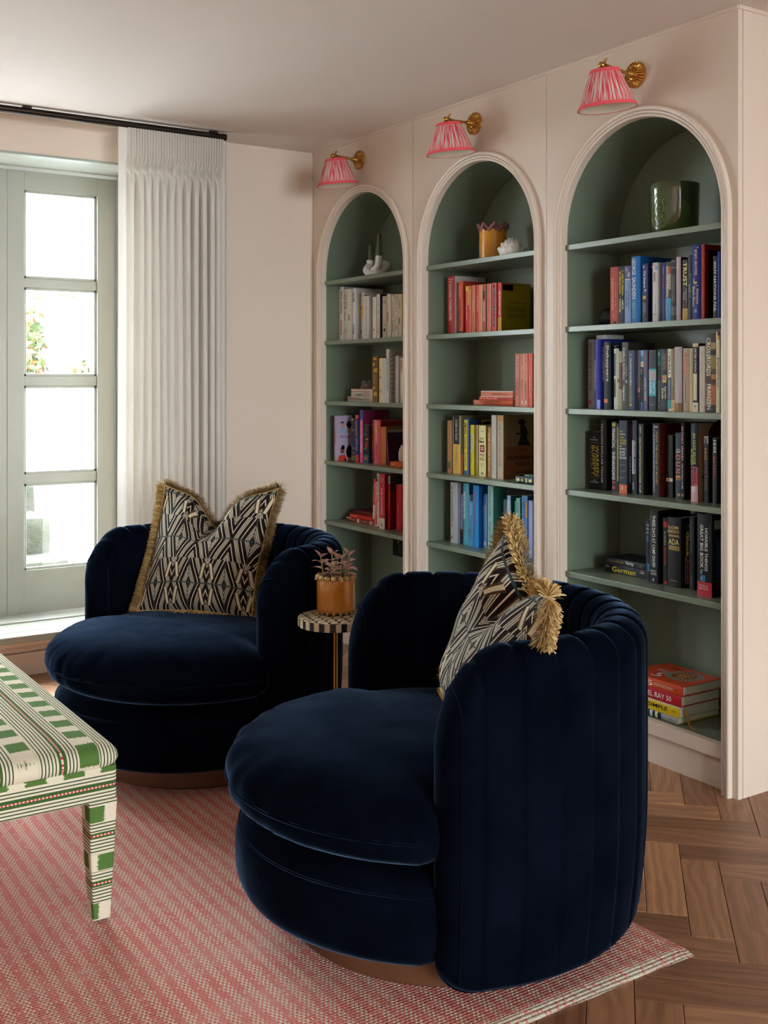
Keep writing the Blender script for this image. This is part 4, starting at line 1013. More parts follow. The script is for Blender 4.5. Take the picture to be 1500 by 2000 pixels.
    for q in fr:
        b = MB()
        if q[0] == 'r': _, a0, a1, h0, h1, c = q; b.fan([cv(a0, h0), cv(a1, h0), cv(a1, h1), cv(a0, h1)])
        elif q[0] == 'e':
            _, a0, a1, h0, h1, c = q; b.fan([cv((a0 + a1) / 2 + (a1 - a0) / 2 * math.cos(.3142 * k), (h0 + h1) / 2 + (h1 - h0) / 2 * math.sin(.3142 * k)) for k in range(20)])
        elif q[0] == 'p': _, ps, c = q; b.fan([cv(*p) for p in ps])
        else: _, s_, a0, a1, h0, h1, c = q; o = cv(a0, h0); put_text(b, s_, o, cv(a1, h0) - o, cv(a0, h1) - o)
        groups.setdefault(('cover_print', c, len(groups)), []).append(b)
    for k, bl in groups.items():
        b = MB()
        for x in bl: b.add(x.v, x.f)
        part(k[0], fin(b), cmat(k[1]), r, fix=False)
    return r
def book(A, row, xl, xr, yt, col, desc, sb=.09, dep=None, cover=None, sp=(), bd=(), fr=(), hard=False, lean=0.0, pm=None):
    x0 = XB + sb; y1 = atx(xl, 700, x0).y; y0 = atx(xr, 700, x0).y; z0 = SHZ[row - 1]; z1 = atx((xl + xr) / 2, yt, x0).z
    k = (A, row); pr, n = cursor.get(k, (9.0, 0)); y1 = min(y1, pr - .0004, YC[A] + ARCHR - .002); y0 = max(min(y0, y1 - .005), YC[A] - ARCHR + .002)
    if y1 - y0 < .003: return None
    if dep is None: dep = .15 if hard else .128
    dep = min(dep, .274 - sb)
    M = None
    if lean:
        pv = Vector((x0, y0, z0)); M = Matrix.Translation(pv) @ Matrix.Rotation(R(lean), 4, 'X') @ Matrix.Translation(-pv)
    cursor[k] = (y0, n + 1)
    lab = '%s; %s from left, %s shelf, %s bookcase' % (desc, ORD[n], ROWN[row], ARCHN[A])
    return make_book(lab, x0, y0, y1, z0, z1, dep, col, cover, sp, bd, fr, hard, M, pagem=pm)
def lying(A, row, xl, xr, zb, th, col, label, sb=.09, dep=.128, cover=None, sp=(), bd=(), hard=False, yoff=0.0, pm=None, M=None):
    x0 = XB + sb; y1 = atx(xl, 700, x0).y; y0 = atx(xr, 700, x0).y
    return make_book(label, x0, y0, y1, zb, zb + th, dep, col, cover, sp, bd, (), hard, M, flat=True, pagem=pm)

# ---- left bookcase, second shelf (whites)
book(1, 2, 659.5, 663.6, 566, 'cfc4b6', 'slim cream paperback', bd=[(.4, .62, 'c9a79c')])
book(1, 2, 663.9, 671.2, 560, 'dcd6cc', 'tall white book with black and red lettering', dep=.16, hard=True, cover='aab0ba', sp=[("RICK STEIN'S", .09, .49, '23232b'), ('FRANCE', .62, .88, 'c22a34')])
book(1, 2, 671.9, 687, 564.5, 'd9d2c8', 'thick white hardback with red block lettering', dep=.16, hard=True, sp=[('SALT', .10, .15, '8c6b60', .1, .48, 'h'), ('FAT', .17, .22, 'b96f5c', .1, .48, 'h'), ('ACID', .24, .30, '8c6b60', .1, .48, 'h'), ('HEAT', .32, .38, 'b9604f', .1, .5, 'h'), ('NOSRAT', .76, .84, 'b98a70', .12, .46, 'h')], bd=[(.44, .60, '6b6a3c', .08, .16), (.48, .62, '4e4a48', .62, .70), (.50, .61, 'c79a3a', .78, .86)])
book(1, 2, 688.5, 695, 563, 'd6d4d2', 'white hardback with big black letters on its cover', dep=.155, hard=True, cover='d4d2d0', sp=[('ADAM', .08, .26, '2a2a30'), ('THINK', .69, .88, '2a2a30')], fr=[('t', 'T', .16, .34, .77, .88, '17171b'), ('t', 'A', .16, .34, .60, .72, '17171b'), ('t', 'A', .24, .36, .26, .36, '17171b'), ('t', 'G', .16, .34, .12, .22, '17171b')])
book(1, 2, 706.2, 711, 570.5, 'cbbfae', 'cream book with a yellow patch on the spine', bd=[(.28, .54, 'd9a92c', .1, .75)])
book(1, 2, 711.2, 720.5, 576.5, 'd2ccc8', 'white book with navy top and grey lettering', cover='c9c2bc', sp=[('THE COMPLETE RESEARCH ANALYST', .07, .93, '77727a', .38, .62)], bd=[(0, .02, '26264a')], fr=[('r', .3, .34, .1, .5, '6e6660'), ('r', .16, .5, .38, .40, '6e6660')])
book(1, 2, 728, 734.8, 580, 'd5ccbc', 'plain cream paperback', sp=[('THE LITTLE BOOK', .05, .42, '9a9286', .3, .55)], bd=[(.75, .8, '9c4a48', .2, .5)])
book(1, 2, 736, 742, 574.5, 'd8d0c0', 'cream book with blue and red lettering', cover='23304e', sp=[('CLASSIC BAR', .06, .46, '4a6a98', .3, .8), ('COCKTAILS', .50, .88, 'b85a58', .3, .8)])
book(1, 2, 747, 755, 578.5, 'c9c1ac', 'stone coloured book with a black roundel', sp=[('A LIFE', .10, .18, '504c44', .15, .85, 'h'), ('NOTES', .66, .70, '504c44', .2, .8, 'h')], bd=[(.76, .83, '23211f', .28, .7)])
book(1, 2, 755.8, 763.5, 574, 'ddd6ca', 'white book with red lettering and a coloured disc', cover='ddd6c8', sp=[('hello', .42, .64, 'c0343c', .05, .5)], fr=[('e', .05, .55, .42, .62, '2f6a54'), ('e', .2, .55, .45, .57, 'c8a93c')])
book(1, 2, 765, 770.2, 576, 'd9d1c6', 'white book with red and black lettering', sp=[('Jonas', .16, .34, 'c23a44'), ('JASON', .36, .52, 'c23a44'), ('A NOVEL', .58, .86, '3a3638')])
book(1, 2, 770.6, 777, 574.5, 'ddd6c8', 'white book with a red corner square', sp=[('CRISTINA PATIA', .06, .42, '3a3638', .35, .7), ('TELL ME', .47, .82, 'b8505a', .35, .7)], bd=[(.02, .06, 'd03a40', 0, .35)])
book(1, 2, 778, 785, 574, 'd6c9a4', 'pale yellow book with a blue figure', sp=[('SUMMER', .12, .36, '8a7a4a', .3, .6)], bd=[(.54, .68, '3f74b4', .2, .5)])
# ---- left bookcase, third shelf
zb = SHZ[2]
lying(1, 3, 679, 728, zb, .0215, 'cdc3b2', 'cream book at the bottom of the stack on third shelf, left bookcase', sb=.10, sp=[('PETER LYNCH', .16, .8, '8a3a3c', .03, .45), ('Beating the Street', .3, .85, '34406a', .46, .86)])
lying(1, 3, 686, 729, zb + .022, .0235, 'd0c8bc', 'cream book in the middle of the stack on third shelf, left bookcase', sb=.10, sp=[('HABIT', .4, .86, '3a3836', .22, .54), ('CHARLES', .1, .45, 'b43a3e', .56, .86), ('DUHIGG', .55, .9, 'b43a3e', .56, .84)])
lying(1, 3, 686, 729, zb + .046, .014, 'd6d0c6', 'thin red and white book topping the stack on third shelf, left bookcase', sb=.10, cover='a8322c', bd=[(0, .16, 'a8322c'), (.84, 1, 'a8322c')], sp=[('THE DAY OF WAR', .3, .7, 'b9b2a8', .2, .85)])
cursor[(1, 3)] = (4.305, 0)
book(1, 3, 727.6, 738.2, 696.5, '7d5f36', 'brown cloth book with yellow leaves', sb=.045, hard=True, dep=.15, bd=[(.03, .07, 'd0b02c', .2, .8), (.14, .20, 'd0b02c', .05, .5), (.26, .34, 'd0b02c', .35, .9), (.66, .71, 'd0b02c', .1, .55), (.78, .86, 'd0b02c', .3, .85)], sp=[('THE GARDEN', .40, .60, 'b89a4a', .3, .62)])
book(1, 3, 740.6, 747.6, 699.5, 'd0c5aa', 'cream paperback with small motifs', sb=.012, bd=[(.2, .205, '8a8270'), (.36, .365, '8a8270'), (.52, .525, '8a8270'), (.24, .29, 'b58a34', .3, .6), (.4, .46, '5a4a40', .35, .6), (.7, .78, '3a3634', .42, .6)])
book(1, 3, 748.0, 751.4, 700, 'c8c8d0', 'thin pale book with yellow marks', sb=.02, bd=[(.2, .42, 'c6c83a', .4, .85), (.86, .96, 'c6c83a', .5, .9)])
book(1, 3, 751.6, 759.2, 682, 'd3cfcb', 'tallest white book with a sunburst cover', sb=.027, dep=.15, cover='a8a094', sp=[('EXPERT POLITICAL JUDGMENT', .18, .78, '55524e'), ('N', .91, .94, '55524e', .35, .65, 'h')], fr=[('p', [(.05, h0), (.30, h0 + (h0 - .45) * .25), (.30, h0 + (h0 - .45) * .25 + .012), (.05, h0 + .012)], '55504a') for h0 in (.2, .28, .36, .44, .52, .60, .68, .76, .84)])
book(1, 3, 767, 772.4, 698, 'cfc4b0', 'pale cream paperback with faint lettering', sb=.06, sp=[('HISTORY OF WOMEN', .08, .44, '9c8f7c', .35, .6)])
book(1, 3, 772.6, 778, 695, 'cfcdd0', 'white hardback with a red disc on its cover', sb=.05, hard=True, cover='d0cac6', sp=[('I SEEM TO BE', .05, .5, 'b0606a', .25, .5)], fr=[('e', .06, .9, .36, .68, 'a8322a')])
book(1, 3, 782, 787, 699, 'd6cec4', 'white book with red lettering by the frame', sb=.05, sp=[('RED', .05, .3, 'b83a3e')])
# crystal on the stack
P = atx(718, 755, XB + .15); cz = zb + .0603
cr = thing('crystal', 'grey violet crystal cluster on the small stack of books', 'crystal', (P.x, P.y, cz)); rr = random.Random(5); b = MB()
M_CRY = mat('smoky_crystal', rgb(140, 126, 132), .25, vary=.4)
b.lathe([(.0, 0), (.034, 0), (.038, .010), (.022, .024), (.0, .028)], 9, (P.x, P.y, cz))
for k in range(26):
    a, t = rr.random() * 6.28, rr.random() * 1.1; d = Vector((math.cos(a) * math.sin(t), math.sin(a) * math.sin(t), math.cos(t))); o = Vector((P.x + d.x * .016, P.y + d.y * .016, cz + .008)); L = rr.uniform(.026, .040)
    b.tube([o, o + d * L * .75, o + d * L], [.006, .0055, .0005], 6)
part('cluster', b, M_CRY, cr)
# ---- left bookcase, fourth shelf
SK = [('e', .20, .46, .73, .86, 'c99a86'), ('p', [(.20, .8), (.24, .87), (.42, .87), (.46, .8), (.40, .84), (.26, .84)], '1c1618'), ('p', [(.08, .62), (.16, .71), (.48, .71), (.56, .62)], '86b4d8'),
      ('e', .62, .96, .72, .88, '15110f'), ('e', .68, .90, .71, .83, '7a4a34'), ('p', [(.58, .62), (.64, .71), (.94, .71), (1, .62)], 'a89a86'), ('t', 'MODERN', .2, .98, .51, .56, '8468a4'),
      ('e', .20, .48, .16, .32, '7a4630'), ('e', .26, .50, .25, .35, '2a1614'), ('p', [(0, 0), (.12, .12), (.5, .14), (.62, 0)], 'd2402e'), ('e', .60, 1.0, .06, .34, '141218'), ('e', .68, .92, .12, .30, 'c49a80'), ('p', [(.46, 0), (.56, .1), (.7, .13), (.8, 0)], 'd88a90')]
book(1, 4, 653, 658, 812, 'b09ab0', 'lilac hardback with four painted portraits', sb=.03, dep=.085, hard=True, cover='b4a6c4', fr=SK, sp=[('MODERN WOMEN', .3, .6, 'a85a5a')])
book(1, 4, 686.5, 694, 817, '2a2738', 'dark plum book with pale lettering', sb=.075, bd=[(0, .05, 'b59a3a', 0, .5), (.86, .97, '6a6a3c')], sp=[('ALONG', .24, .3, '8a84a0', .1, .9, 'h'), ('THE STORY', .66, .72, '8a84a0', .1, .9, 'h'), ('OF US', .76, .82, '8a84a0', .1, .9, 'h')])
book(1, 4, 694.2, 700.5, 810.5, '232a68', 'navy book with red ends and yellow title', sb=.075, hard=True, bd=[(0, .08, 'c8402e'), (.84, 1, 'c03a30')], sp=[('untamed', .12, .44, 'c8a04a'), ('glennon doyle', .5, .76, 'c8ccd8')])
book(1, 4, 703, 708.6, 801, 'c45a86', 'tall pink and violet book with white lettering', sb=.077, dep=.15, cover='7c2450', bd=[(0, .18, '3a4ea0'), (.84, 1, 'cc5a86')], sp=[('FRESH WATER FOR', .2, .5, 'c8b8c4'), ('FLOWERS', .5, .8, 'e4d0d8')])
book(1, 4, 708.8, 720, 829, '1e1a1e', 'black book speckled with bright colours', sb=.08, cover='2a1e22', bd=[(.1, .16, '5a2a2a', .2, .7), (.22, .3, '2e5a3c', .1, .5), (.36, .4, 'a86a2c', .5, .9), (.46, .6, '7c2a30', .3, .8), (.62, .66, '3f7a4a', .1, .6), (.78, 1, '1f5a62'), (.84, .92, 'c0502c', .2, .7)])
book(1, 4, 720.6, 726.2, 819.5, 'd0482e', 'orange and blue patterned book', sb=.10, bd=[(0, .1, '2a3a80'), (.18, .34, '2a3a80', .4, 1), (.42, .52, '2a3a80', 0, .6), (.7, .84, '2f55a8'), (.92, 1, '2a3a80', .3, 1)], sp=[('MONDAYS', .5, .92, 'ece0d8', .3, .6)])
book(1, 4, 726.8, 732.6, 820, 'd6c6a8', 'red book with cream edges', sb=.105, bd=[(.01, .97, 'c23a32', .22, .86)], sp=[('CURTIS', .06, .34, 'd8a090', .4, .66), ('JULIA', .4, .6, 'ecd8c8', .35, .7)])
book(1, 4, 733, 738.3, 820.5, 'd8587c', 'hot pink book with yellow and black title', sb=.10, sp=[('THE RABBIT HUTCH', .04, .52, 'e4cc4a', .2, .75), ('TESS GUNTY', .54, .86, '2a1c24', .25, .75)])
book(1, 4, 738.6, 743.4, 821, 'd2453c', 'red book with blue lettering', sb=.095, dep=.17, cover='8c2a18', sp=[('OLD DREAMS A MORE', .04, .66, '7a86b4', .3, .7)], fr=[('t', 'JENNY OFFILL', .06, .94, .91, .95, '2c1410'), ('t', 'WEATHER', .4, .8, .84, .89, '2e6670')])
book(1, 4, 743.8, 754, 834, 'c07a3e', 'plain orange cloth book', sb=.086, dep=.12, cover='7a4a22')
book(1, 4, 758.2, 760.0, 834, '8e4a80', 'slim purple book leaning to the right', sb=.09, dep=.12, cover='3c1830', lean=-7, bd=[(0, .14, 'd8d0c8')], fr=[('r', 0, 1, .86, 1, '8a8270')])
lying(1, 4, 762.5, 786, SHZ[3], .0245, 'c85a28', 'orange book lying flat under the small pale vase', sb=.055, dep=.11, sp=[('EAST', .35, .65, 'e0b8a0', .12, .42)], hard=True)
P = atx(788, 890, XB + .105)
sv = thing('small_vase', 'small pale pink vase at the edge of the left bookcase', 'vase', (P.x, P.y, SHZ[3] + .0245))
part('body', MB().lathe([(.0, 0), (.018, 0), (.022, .01), (.023, .035), (.018, .058), (.012, .066), (.013, .072), (.010, .072), (.009, .064), (.0, .06)], 28, (P.x, P.y, SHZ[3] + .0247)), mat('pale_pink_ceramic', rgb(206, 184, 176), .35), sv, smooth=True, auto=50)
# ---- left bookcase, fifth shelf (reds)
zb = SHZ[4]
lying(1, 5, 676, 726, zb, .0185, '7a2620', 'dark red book with cream corners at the bottom of the red stack', sb=.09, sp=[('THE PREFECT OF', .3, .7, 'b8907a', .15, .42), ('PAST TIMES', .3, .7, 'b8907a', .58, .8)], bd=[(.0, 1, 'c8b48a', .44, .53), (0, .3, 'c8b48a', .0, .2), (0, .9, 'c8b48a', .93, 1)])
lying(1, 5, 683, 726, zb + .019, .0165, 'c8261e', 'bright red book in the middle of the red stack', sb=.095, sp=[('STONES', .25, .8, 'e8907a', .05, .36), ('TRUTH', .25, .75, '5a1a18', .4, .64)])
lying(1, 5, 690, 726, zb + .036, .0175, '5c1a1a', 'maroon book on top of the red stack', sb=.115, dep=.12)
cursor[(1, 5)] = (4.352, 0)
book(1, 5, 727.0, 731.5, 935, 'c22e30', 'red paperback leaning left', sb=.10, lean=3.5, bd=[(.56, .86, 'd6ccc4', .2, .9)], sp=[('RISE AND KILL', .1, .5, 'dca0a0', .3, .7)])
book(1, 5, 732.0, 736.6, 941, 'd6c8b4', 'red book with a cream border leaning left', sb=.10, lean=2.5, bd=[(.03, .97, 'c42e28', .25, .9)], sp=[('COMPACT HISTORY', .1, .8, 'e0c8b4', .4, .75)])
book(1, 5, 736.8, 740.6, 924.5, 'd8d0cc', 'tall white book among the red ones', sb=.07, dep=.15, sp=[('INVESTING', .06, .36, '2c2a30', .3, .7)], bd=[(.39, .53, 'c87a80', .3, .8), (.9, .93, 'd0b82c', .35, .75), (.97, 1, 'c02a2c')])
book(1, 5, 740.8, 751.4, 925.5, 'c72a36', 'wide red book with a white foot', sb=.063, dep=.15, cover='6c1014', bd=[(.80, 1, 'dcd4c8')], sp=[('PETER CALVOCORESSI', .26, .74, 'ecd8d4', .32, .62), ('TOP', .06, .16, 'dca0a0', .2, .8, 'h'), ('i', .89, .94, '2c2a2a', .42, .58, 'h')])
book(1, 5, 755, 762, 929, 'bf2a28', 'red book with grey cap and dark cover top', sb=.08, dep=.12, cover='7e1812', bd=[(0, .145, 'b8b4b4')], sp=[('VICTORIA', .26, .56, 'e07a78', .4, .75), ('FREEMAN', .62, .84, '6a1a18', .4, .75)], fr=[('r', 0, 1, .7, 1, '3a2c2c'), ('t', 'N', .5, .9, .32, .42, '2c0c0a'), ('t', 'CRE', .3, .95, .09, .14, '4a100c')])
book(1, 5, 774, 784.6, 947, 'c82630', 'red book with pale spine title by the frame', sb=.10, sp=[('Black Box Thinking', .42, .9, 'e08a88', .2, .45)])
# ---- middle bookcase, second shelf (oranges)
book(2, 2, 873.9, 887.4, 539.5, 'a82c2e', 'tall dark red hardback with white title', dep=.165, hard=True, cover='d0ccc8', sp=[('SLOUCHING TOWARDS UTOPIA', .13, .76, 'ecd8d0', .3, .68), ('J. BRADFORD', .04, .07, 'ecc8c0', .1, .9, 'h'), ('DELONG', .08, .11, 'ecc8c0', .25, .75, 'h')], fr=[('r', a, a + .17, h, h + .16, '3f8ea8') for a in (.1, .3, .5, .7) for h in (.06, .26, .5, .72)])
book(2, 2, 895.5, 904, 549.6, 'c85238', 'orange hardback with black title', dep=.16, hard=True, cover='b03c26', bd=[(.94, 1, '1e1a1c')], sp=[('Annie Duke', .08, .31, 'ecc0b0', .3, .6), ('Thinking in Bets', .36, .85, '2c1c1c', .28, .68)])
book(2, 2, 909.4, 915.8, 559, 'd2303a', 'red book with a yellow corner flash', bd=[(0, .1, 'e0b43a'), (.1, .4, 'e0b43a', .7, 1)], sp=[('How to Win Friends and Influence', .1, .72, 'ecb8b4', .25, .6)])
book(2, 2, 916.4, 920.4, 558, 'd8714c', 'thin orange pink book', sp=[('IN COLD BLOOD', .1, .5, 'eccab4', .3, .7)])
book(2, 2, 922.2, 927.8, 557, 'd86a44', 'orange paperback with white edges', bd=[(0, 1, 'dcd4c4', 0, .12), (0, 1, 'dcd4c4', .9, 1)], sp=[('NINETEEN', .3, .55, 'e8c0a4', .35, .65), ('A LIFE', .62, .72, '5a2a1c', .35, .65)])
book(2, 2, 930.2, 936, 556.5, 'd55c46', 'coral orange paperback beside a dark gap', sp=[('GEORGE ORWELL', .22, .52, 'e8c4b0', .35, .62), ('BURMESE', .58, .74, '6a2a20', .35, .62)])
book(2, 2, 936.2, 942, 556, 'dc9068', 'peach paperback with white edges', bd=[(0, 1, 'dcd4c4', 0, .1), (0, 1, 'dcd4c4', .9, 1)], sp=[('THE PLAGUE', .3, .6, 'a85a3a', .35, .6)])
book(2, 2, 942.4, 949, 555, 'bc5230', 'burnt orange book with white title', cover='8a8480', sp=[('LAUNCH PAD', .36, .76, 'ecdccc', .25, .75)], bd=[(.14, .31, '2a2626', .2, .7)])
book(2, 2, 951.8, 958.8, 554, 'd86a40', 'orange paperback framed by white lines', bd=[(0, 1, 'dcd2c0', 0, .14), (0, 1, 'dcd2c0', .88, 1)], sp=[('MEMOIRS OF A', .3, .6, 'a8583a', .4, .65)])
book(2, 2, 960.7, 969.4, 552.5, 'd65a60', 'pink red book with a long black strip', cover='b84a40', bd=[(.03, .88, '23262a', .35, .68), (.15, .17, '8a9a7a'), (.51, .54, '8a9a7a')], sp=[('MASTERING THE GAME', .1, .84, 'b8c0b0', .46, .58)])
book(2, 2, 972.7, 979.2, 552, 'd23c44', 'red and yellow book with an olive back cover', dep=.15, cover='8a7a10', bd=[(.70, 1, 'd8ae2c')], sp=[('MEN WHO STARE AT GOATS', .18, .66, 'ecd8d4', .25, .75), ('RONSON', .72, .97, 'b84a2c', .3, .72)],
     fr=[('r', .03, .40, .83, .98, '9a2824'), ('r', .04, .39, .85, .96, 'b4aca0')] + [('r', .08 + .03 * k, .095 + .03 * k + (.008 if k % 3 else 0), .87, .94, '2c2824') for k in range(10)] + [('r', .16, .84, h, h + .012, '55480c') for h in (.30, .335, .37, .43, .465, .50, .59)])
# ---- middle bookcase, third shelf
zb = SHZ[2]
lying(2, 3, 925, 1002, zb, .0205, 'c85a2c', 'orange hardback at the bottom of the stack, middle bookcase', sb=.105, dep=.14, hard=True, sp=[('MARK', .12, .42, 'ecd0bc', .05, .17), ('MANSON', .52, .85, 'ecd0bc', .05, .23), ('THE SUBTLE ART OF', .1, .45, '2c1a14', .3, .72), ('NOT GIVING A F*CK', .54, .9, '2c1a14', .3, .70)])
lying(2, 3, 936, 1001, zb + .0208, .0128, 'cf3f34', 'thin red book in the middle of the stack, middle bookcase', sb=.105, sp=[('Fear and Loathing in Las Vegas', .22, .78, 'ecd0c4', .03, .55), ('Hunter S. Thompson', .3, .7, '6a1c1c', .58, .88)])
lying(2, 3, 939.5, 1002, zb + .0339, .0240, 'd67658', 'salmon book with white edges on top of the stack, middle bookcase', sb=.105, bd=[(0, .16, 'd8d0c8'), (.86, 1, 'd8d0c8')], sp=[('JOSEPH HELLER', .44, .62, 'ecc8b4', .12, .34), ('PICTURE THIS AND THAT', .44, .62, '7a3a28', .37, .8)])
cursor[(2, 3)] = (3.275, 0)
book(2, 3, 1002.5, 1014.5, 691, 'd27a5e', 'wide salmon book with big pale letters', sb=.07, sp=[('BOLANO', .06, .46, 'd8b8cc', .2, .8), ('ROBERTO', .05, .47, '3a2420', .42, .58), ('THE SAVAGE', .52, .8, '3a2a38', .62, .8), ('DETECTIVES', .52, .8, '3a2a38', .22, .42)], bd=[(.48, .485, '8a4a3a')])
book(2, 3, 1016, 1022.8, 691, 'd0654a', 'orange paperback with a tiny white emblem', sb=.03, bd=[(0, 1, 'd6cebe', 0, .14), (0, 1, 'd6cebe', .9, 1), (.88, .95, 'd8d0c4', .42, .68)], sp=[('PADDY CLARKE', .22, .48, 'e8c0ac', .4, .65), ('RODDY', .5, .66, '5a241c', .4, .65)])
book(2, 3, 1023.4, 1030.6, 690.5, 'd0654a', 'orange paperback third in row with cream edges', sb=.03, bd=[(0, 1, 'd6cebe', 0, .14), (0, 1, 'd6cebe', .9, 1), (.88, .95, 'd8d0c4', .42, .68)], sp=[('NEVER LET ME', .18, .5, 'e8c0ac', .4, .65), ('KAZUO', .56, .74, '5a241c', .4, .65)])
book(2, 3, 1032, 1040, 690, 'd4522e', 'bright red orange paperback', sb=.03, sp=[('THE NAME OF THE', .4, .8, 'e8b49c', .4, .62)])
# ---- middle bookcase, fourth shelf (yellows)
book(2, 4, 873.9, 882, 821.5, 'a2764e', 'slim tan book with a dark roundel', sb=.076, bd=[(.78, .92, '5a5a3c', .1, .8)])
book(2, 4, 885, 899, 812, 'd2a84a', 'black and yellow book with white edges', sb=.078, dep=.145, cover='6c6644', bd=[(0, .49, '14161c'), (0, 1, 'd8d4ca', .92, 1), (0, 1, 'c8c4ba', 0, .06)], sp=[('WOMEN OF VISION', .06, .42, 'd8d4cc', .36, .54), ('A STORY OF TEN LIVES', .06, .44, '8a8a8c', .64, .76), ('BARBARA', .54, .8, '9a7a34', .4, .56)], fr=[('r', 0, 1, 0, .34, 'a86a34'), ('t', 'TH', .05, .3, .1, .15, '3a2418')])
book(2, 4, 906, 915.8, 818, '46689c', 'blue book with a yellow banner title', sb=.093, dep=.155, cover='263c5c', bd=[(.02, .93, 'e0cc3c', .05, .7)], sp=[('EMPIRE', .07, .28, '23304c', .18, .58), ('HONOUR', .32, .54, '23304c', .18, .58), ('A Story', .6, .86, '46689c', .18, .6)], fr=[('r', .42, .78, .88, .98, 'a8983a'), ('e', .46, .74, .885, .95, '7a1c1c')])
book(2, 4, 916.4, 925.4, 830, 'd8cc34', 'bright yellow book with a white label', sb=.10, cover='b4a41c', bd=[(.18, .53, 'c8d0d4', .2, .7)], sp=[('an almost epic', .2, .5, '6a7a98', .3, .6), ('Paul Read', .58, .74, '8a862c', .35, .6)])
book(2, 4, 926.6, 933.4, 830.5, 'cdbc94', 'beige book with a yellow foot', sb=.11, bd=[(.8, 1, 'ccc04a')], sp=[('Second Edition', .06, .34, 'a09070', .35, .6)])
book(2, 4, 935.4, 948.8, 831, 'e4dca4', 'pale yellow book with a dark red rosette', sb=.097, cover='a8883c', sp=[('Hilary', .24, .28, '2c2820', .15, .7, 'h'), ('Mantel', .29, .345, '2c2820', .1, .78, 'h'), ('WOLF', .55, .61, '8c2430', .12, .86, 'h'), ('HALL', .63, .69, '8c2430', .15, .84, 'h'), ('Winner', .1, .12, '6a6448', .25, .75, 'h'), ('Book', .74, .76, '6a6448', .3, .7, 'h'), ('Prize', .77, .79, '6a6448', .3, .7, 'h'), ('HH', .92, .96, '23201c', .38, .66, 'h')], bd=[(.385, .525, '8c2430', .18, .82), (.42, .49, 'dcd0a0', .34, .66), (.44, .47, '8c2430', .42, .58)])
book(2, 4, 950.5, 958.8, 833, 'b98c48', 'tan book with white block title', sb=.105, sp=[('THE CODE BOOK', .12, .9, 'e8dcc0', .3, .72)])
book(2, 4, 960, 969.2, 811, 'bcb8b0', 'tall pale grey book', sb=.075, dep=.14, sp=[('THE DEFINITIVE', .44, .88, '8c8a84', .3, .5)])
book(2, 4, 971.6, 983, 811, 'b8a890', 'beige book with silhouetted figure on cover', sb=.075, dep=.18, cover='7a6444', bd=[(0, .1, 'c08a56')], sp=[('THE GLITTERING HOUR', .12, .8, '8a7c6a', .3, .66)],
     fr=[('r', 0, 1, 0, .51, '7c4c2c'), ('e', .42, .62, .84, .94, '14100c'), ('p', [(.40, .52), (.48, .66), (.47, .80), (.50, .86), (.60, .85), (.68, .74), (.72, .70), (.66, .68), (.68, .60), (.78, .52)], '14100c'), ('p', [(.35, .70), (.36, .72), (.42, .715), (.46, .73), (.47, .70), (.40, .69)], '14100c'),
         ('t', 'THE', .46, .66, .42, .46, '3c2414'), ('t', 'GLITTERING', .08, .98, .30, .36, '3c2414'), ('t', 'HOUR', .34, .76, .20, .26, '3c2414'), ('t', 'IONA GREY', .22, .9, .08, .12, '3c2414')])
lying(2, 4, 1007.5, 1041, SHZ[3], .026, '1c2434', 'small navy book with gold ornament lying before the silhouette cover', sb=.03, dep=.038, sp=[('*', .3, .7, 'd0cc94', .32, .48), ('I', .2, .8, 'c8c48c', .60, .70)], bd=[(.12, .88, 'c8c48c', .04, .07), (.3, .7, 'd0cc94', .10, .24), (.3, .7, 'd0cc94', .78, .96)], hard=True)
lying(2, 4, 1024, 1041, SHZ[3] + .0262, .0085, '1e5a48', 'tiny teal booklet lying on the small navy book', sb=.034, dep=.034, sp=[('Kenya', .25, .75, 'c8d4c4', .15, .6)])
# ---- middle bookcase, fifth shelf (blues)
book(2, 5, 880, 893.4, 942, 'a9acb4', 'pale grey hardback with brown title', sb=.081, dep=.15, hard=True, cover='8c9098', sp=[('All Diamonds and Rust', .14, .66, '8a7a5c', .2, .5)], bd=[(.08, .12, 'b8402c', .2, .4), (.70, .73, 'b8402c', .15, .35), (.88, .94, '9a7a3a', .1, .4)])
book(2, 5, 894, 904, 965, '6c7898', 'navy book with close white lettering and black foot', sb=.095, cover='2a3448', bd=[(.70, 1, '191a1e'), (.70, .75, 'b0844a')], sp=[('Surrounded by Bad', .04, .66, 'd0d4e0', .15, .42), ('THE ART OF DEALING', .06, .62, 'b8bcd0', .55, .78)])
book(2, 5, 905, 915.6, 944, '4f9cb4', 'teal blue hardback with white capitals', sb=.092, dep=.15, hard=True, cover='2c6484', sp=[('HOUSEWIVES', .14, .58, 'e4ecf0', .1, .5)])
book(2, 5, 916.0, 923.8, 967, '4a9ad0', 'sky blue paperback with pens on the spine', sb=.09, cover='2c6aa0', bd=[(0, .12, '3c2c2c', .3, 1), (.42, .46, 'c85a3a', .5, .8), (.68, .74, 'c85a3a', 0, .3)], sp=[('Southwell', .17, .38, 'cce0ec', .4, .7), ('Jamie Dawson', .48, .86, '1c2c44', .3, .62)])
book(2, 5, 924, 934.6, 948, '1e84cc', 'vivid blue hardback with red lettering', sb=.083, dep=.15, hard=True, cover='0f5ca4', sp=[('THE FUTURE', .1, .36, 'b03450', .28, .56), ('STARTS HERE', .37, .64, 'b03450', .28, .56), ('JOHN HIGGS', .67, .87, '163c74', .2, .42)], fr=[('r', .5, .9, .1, .3, '16305c')])
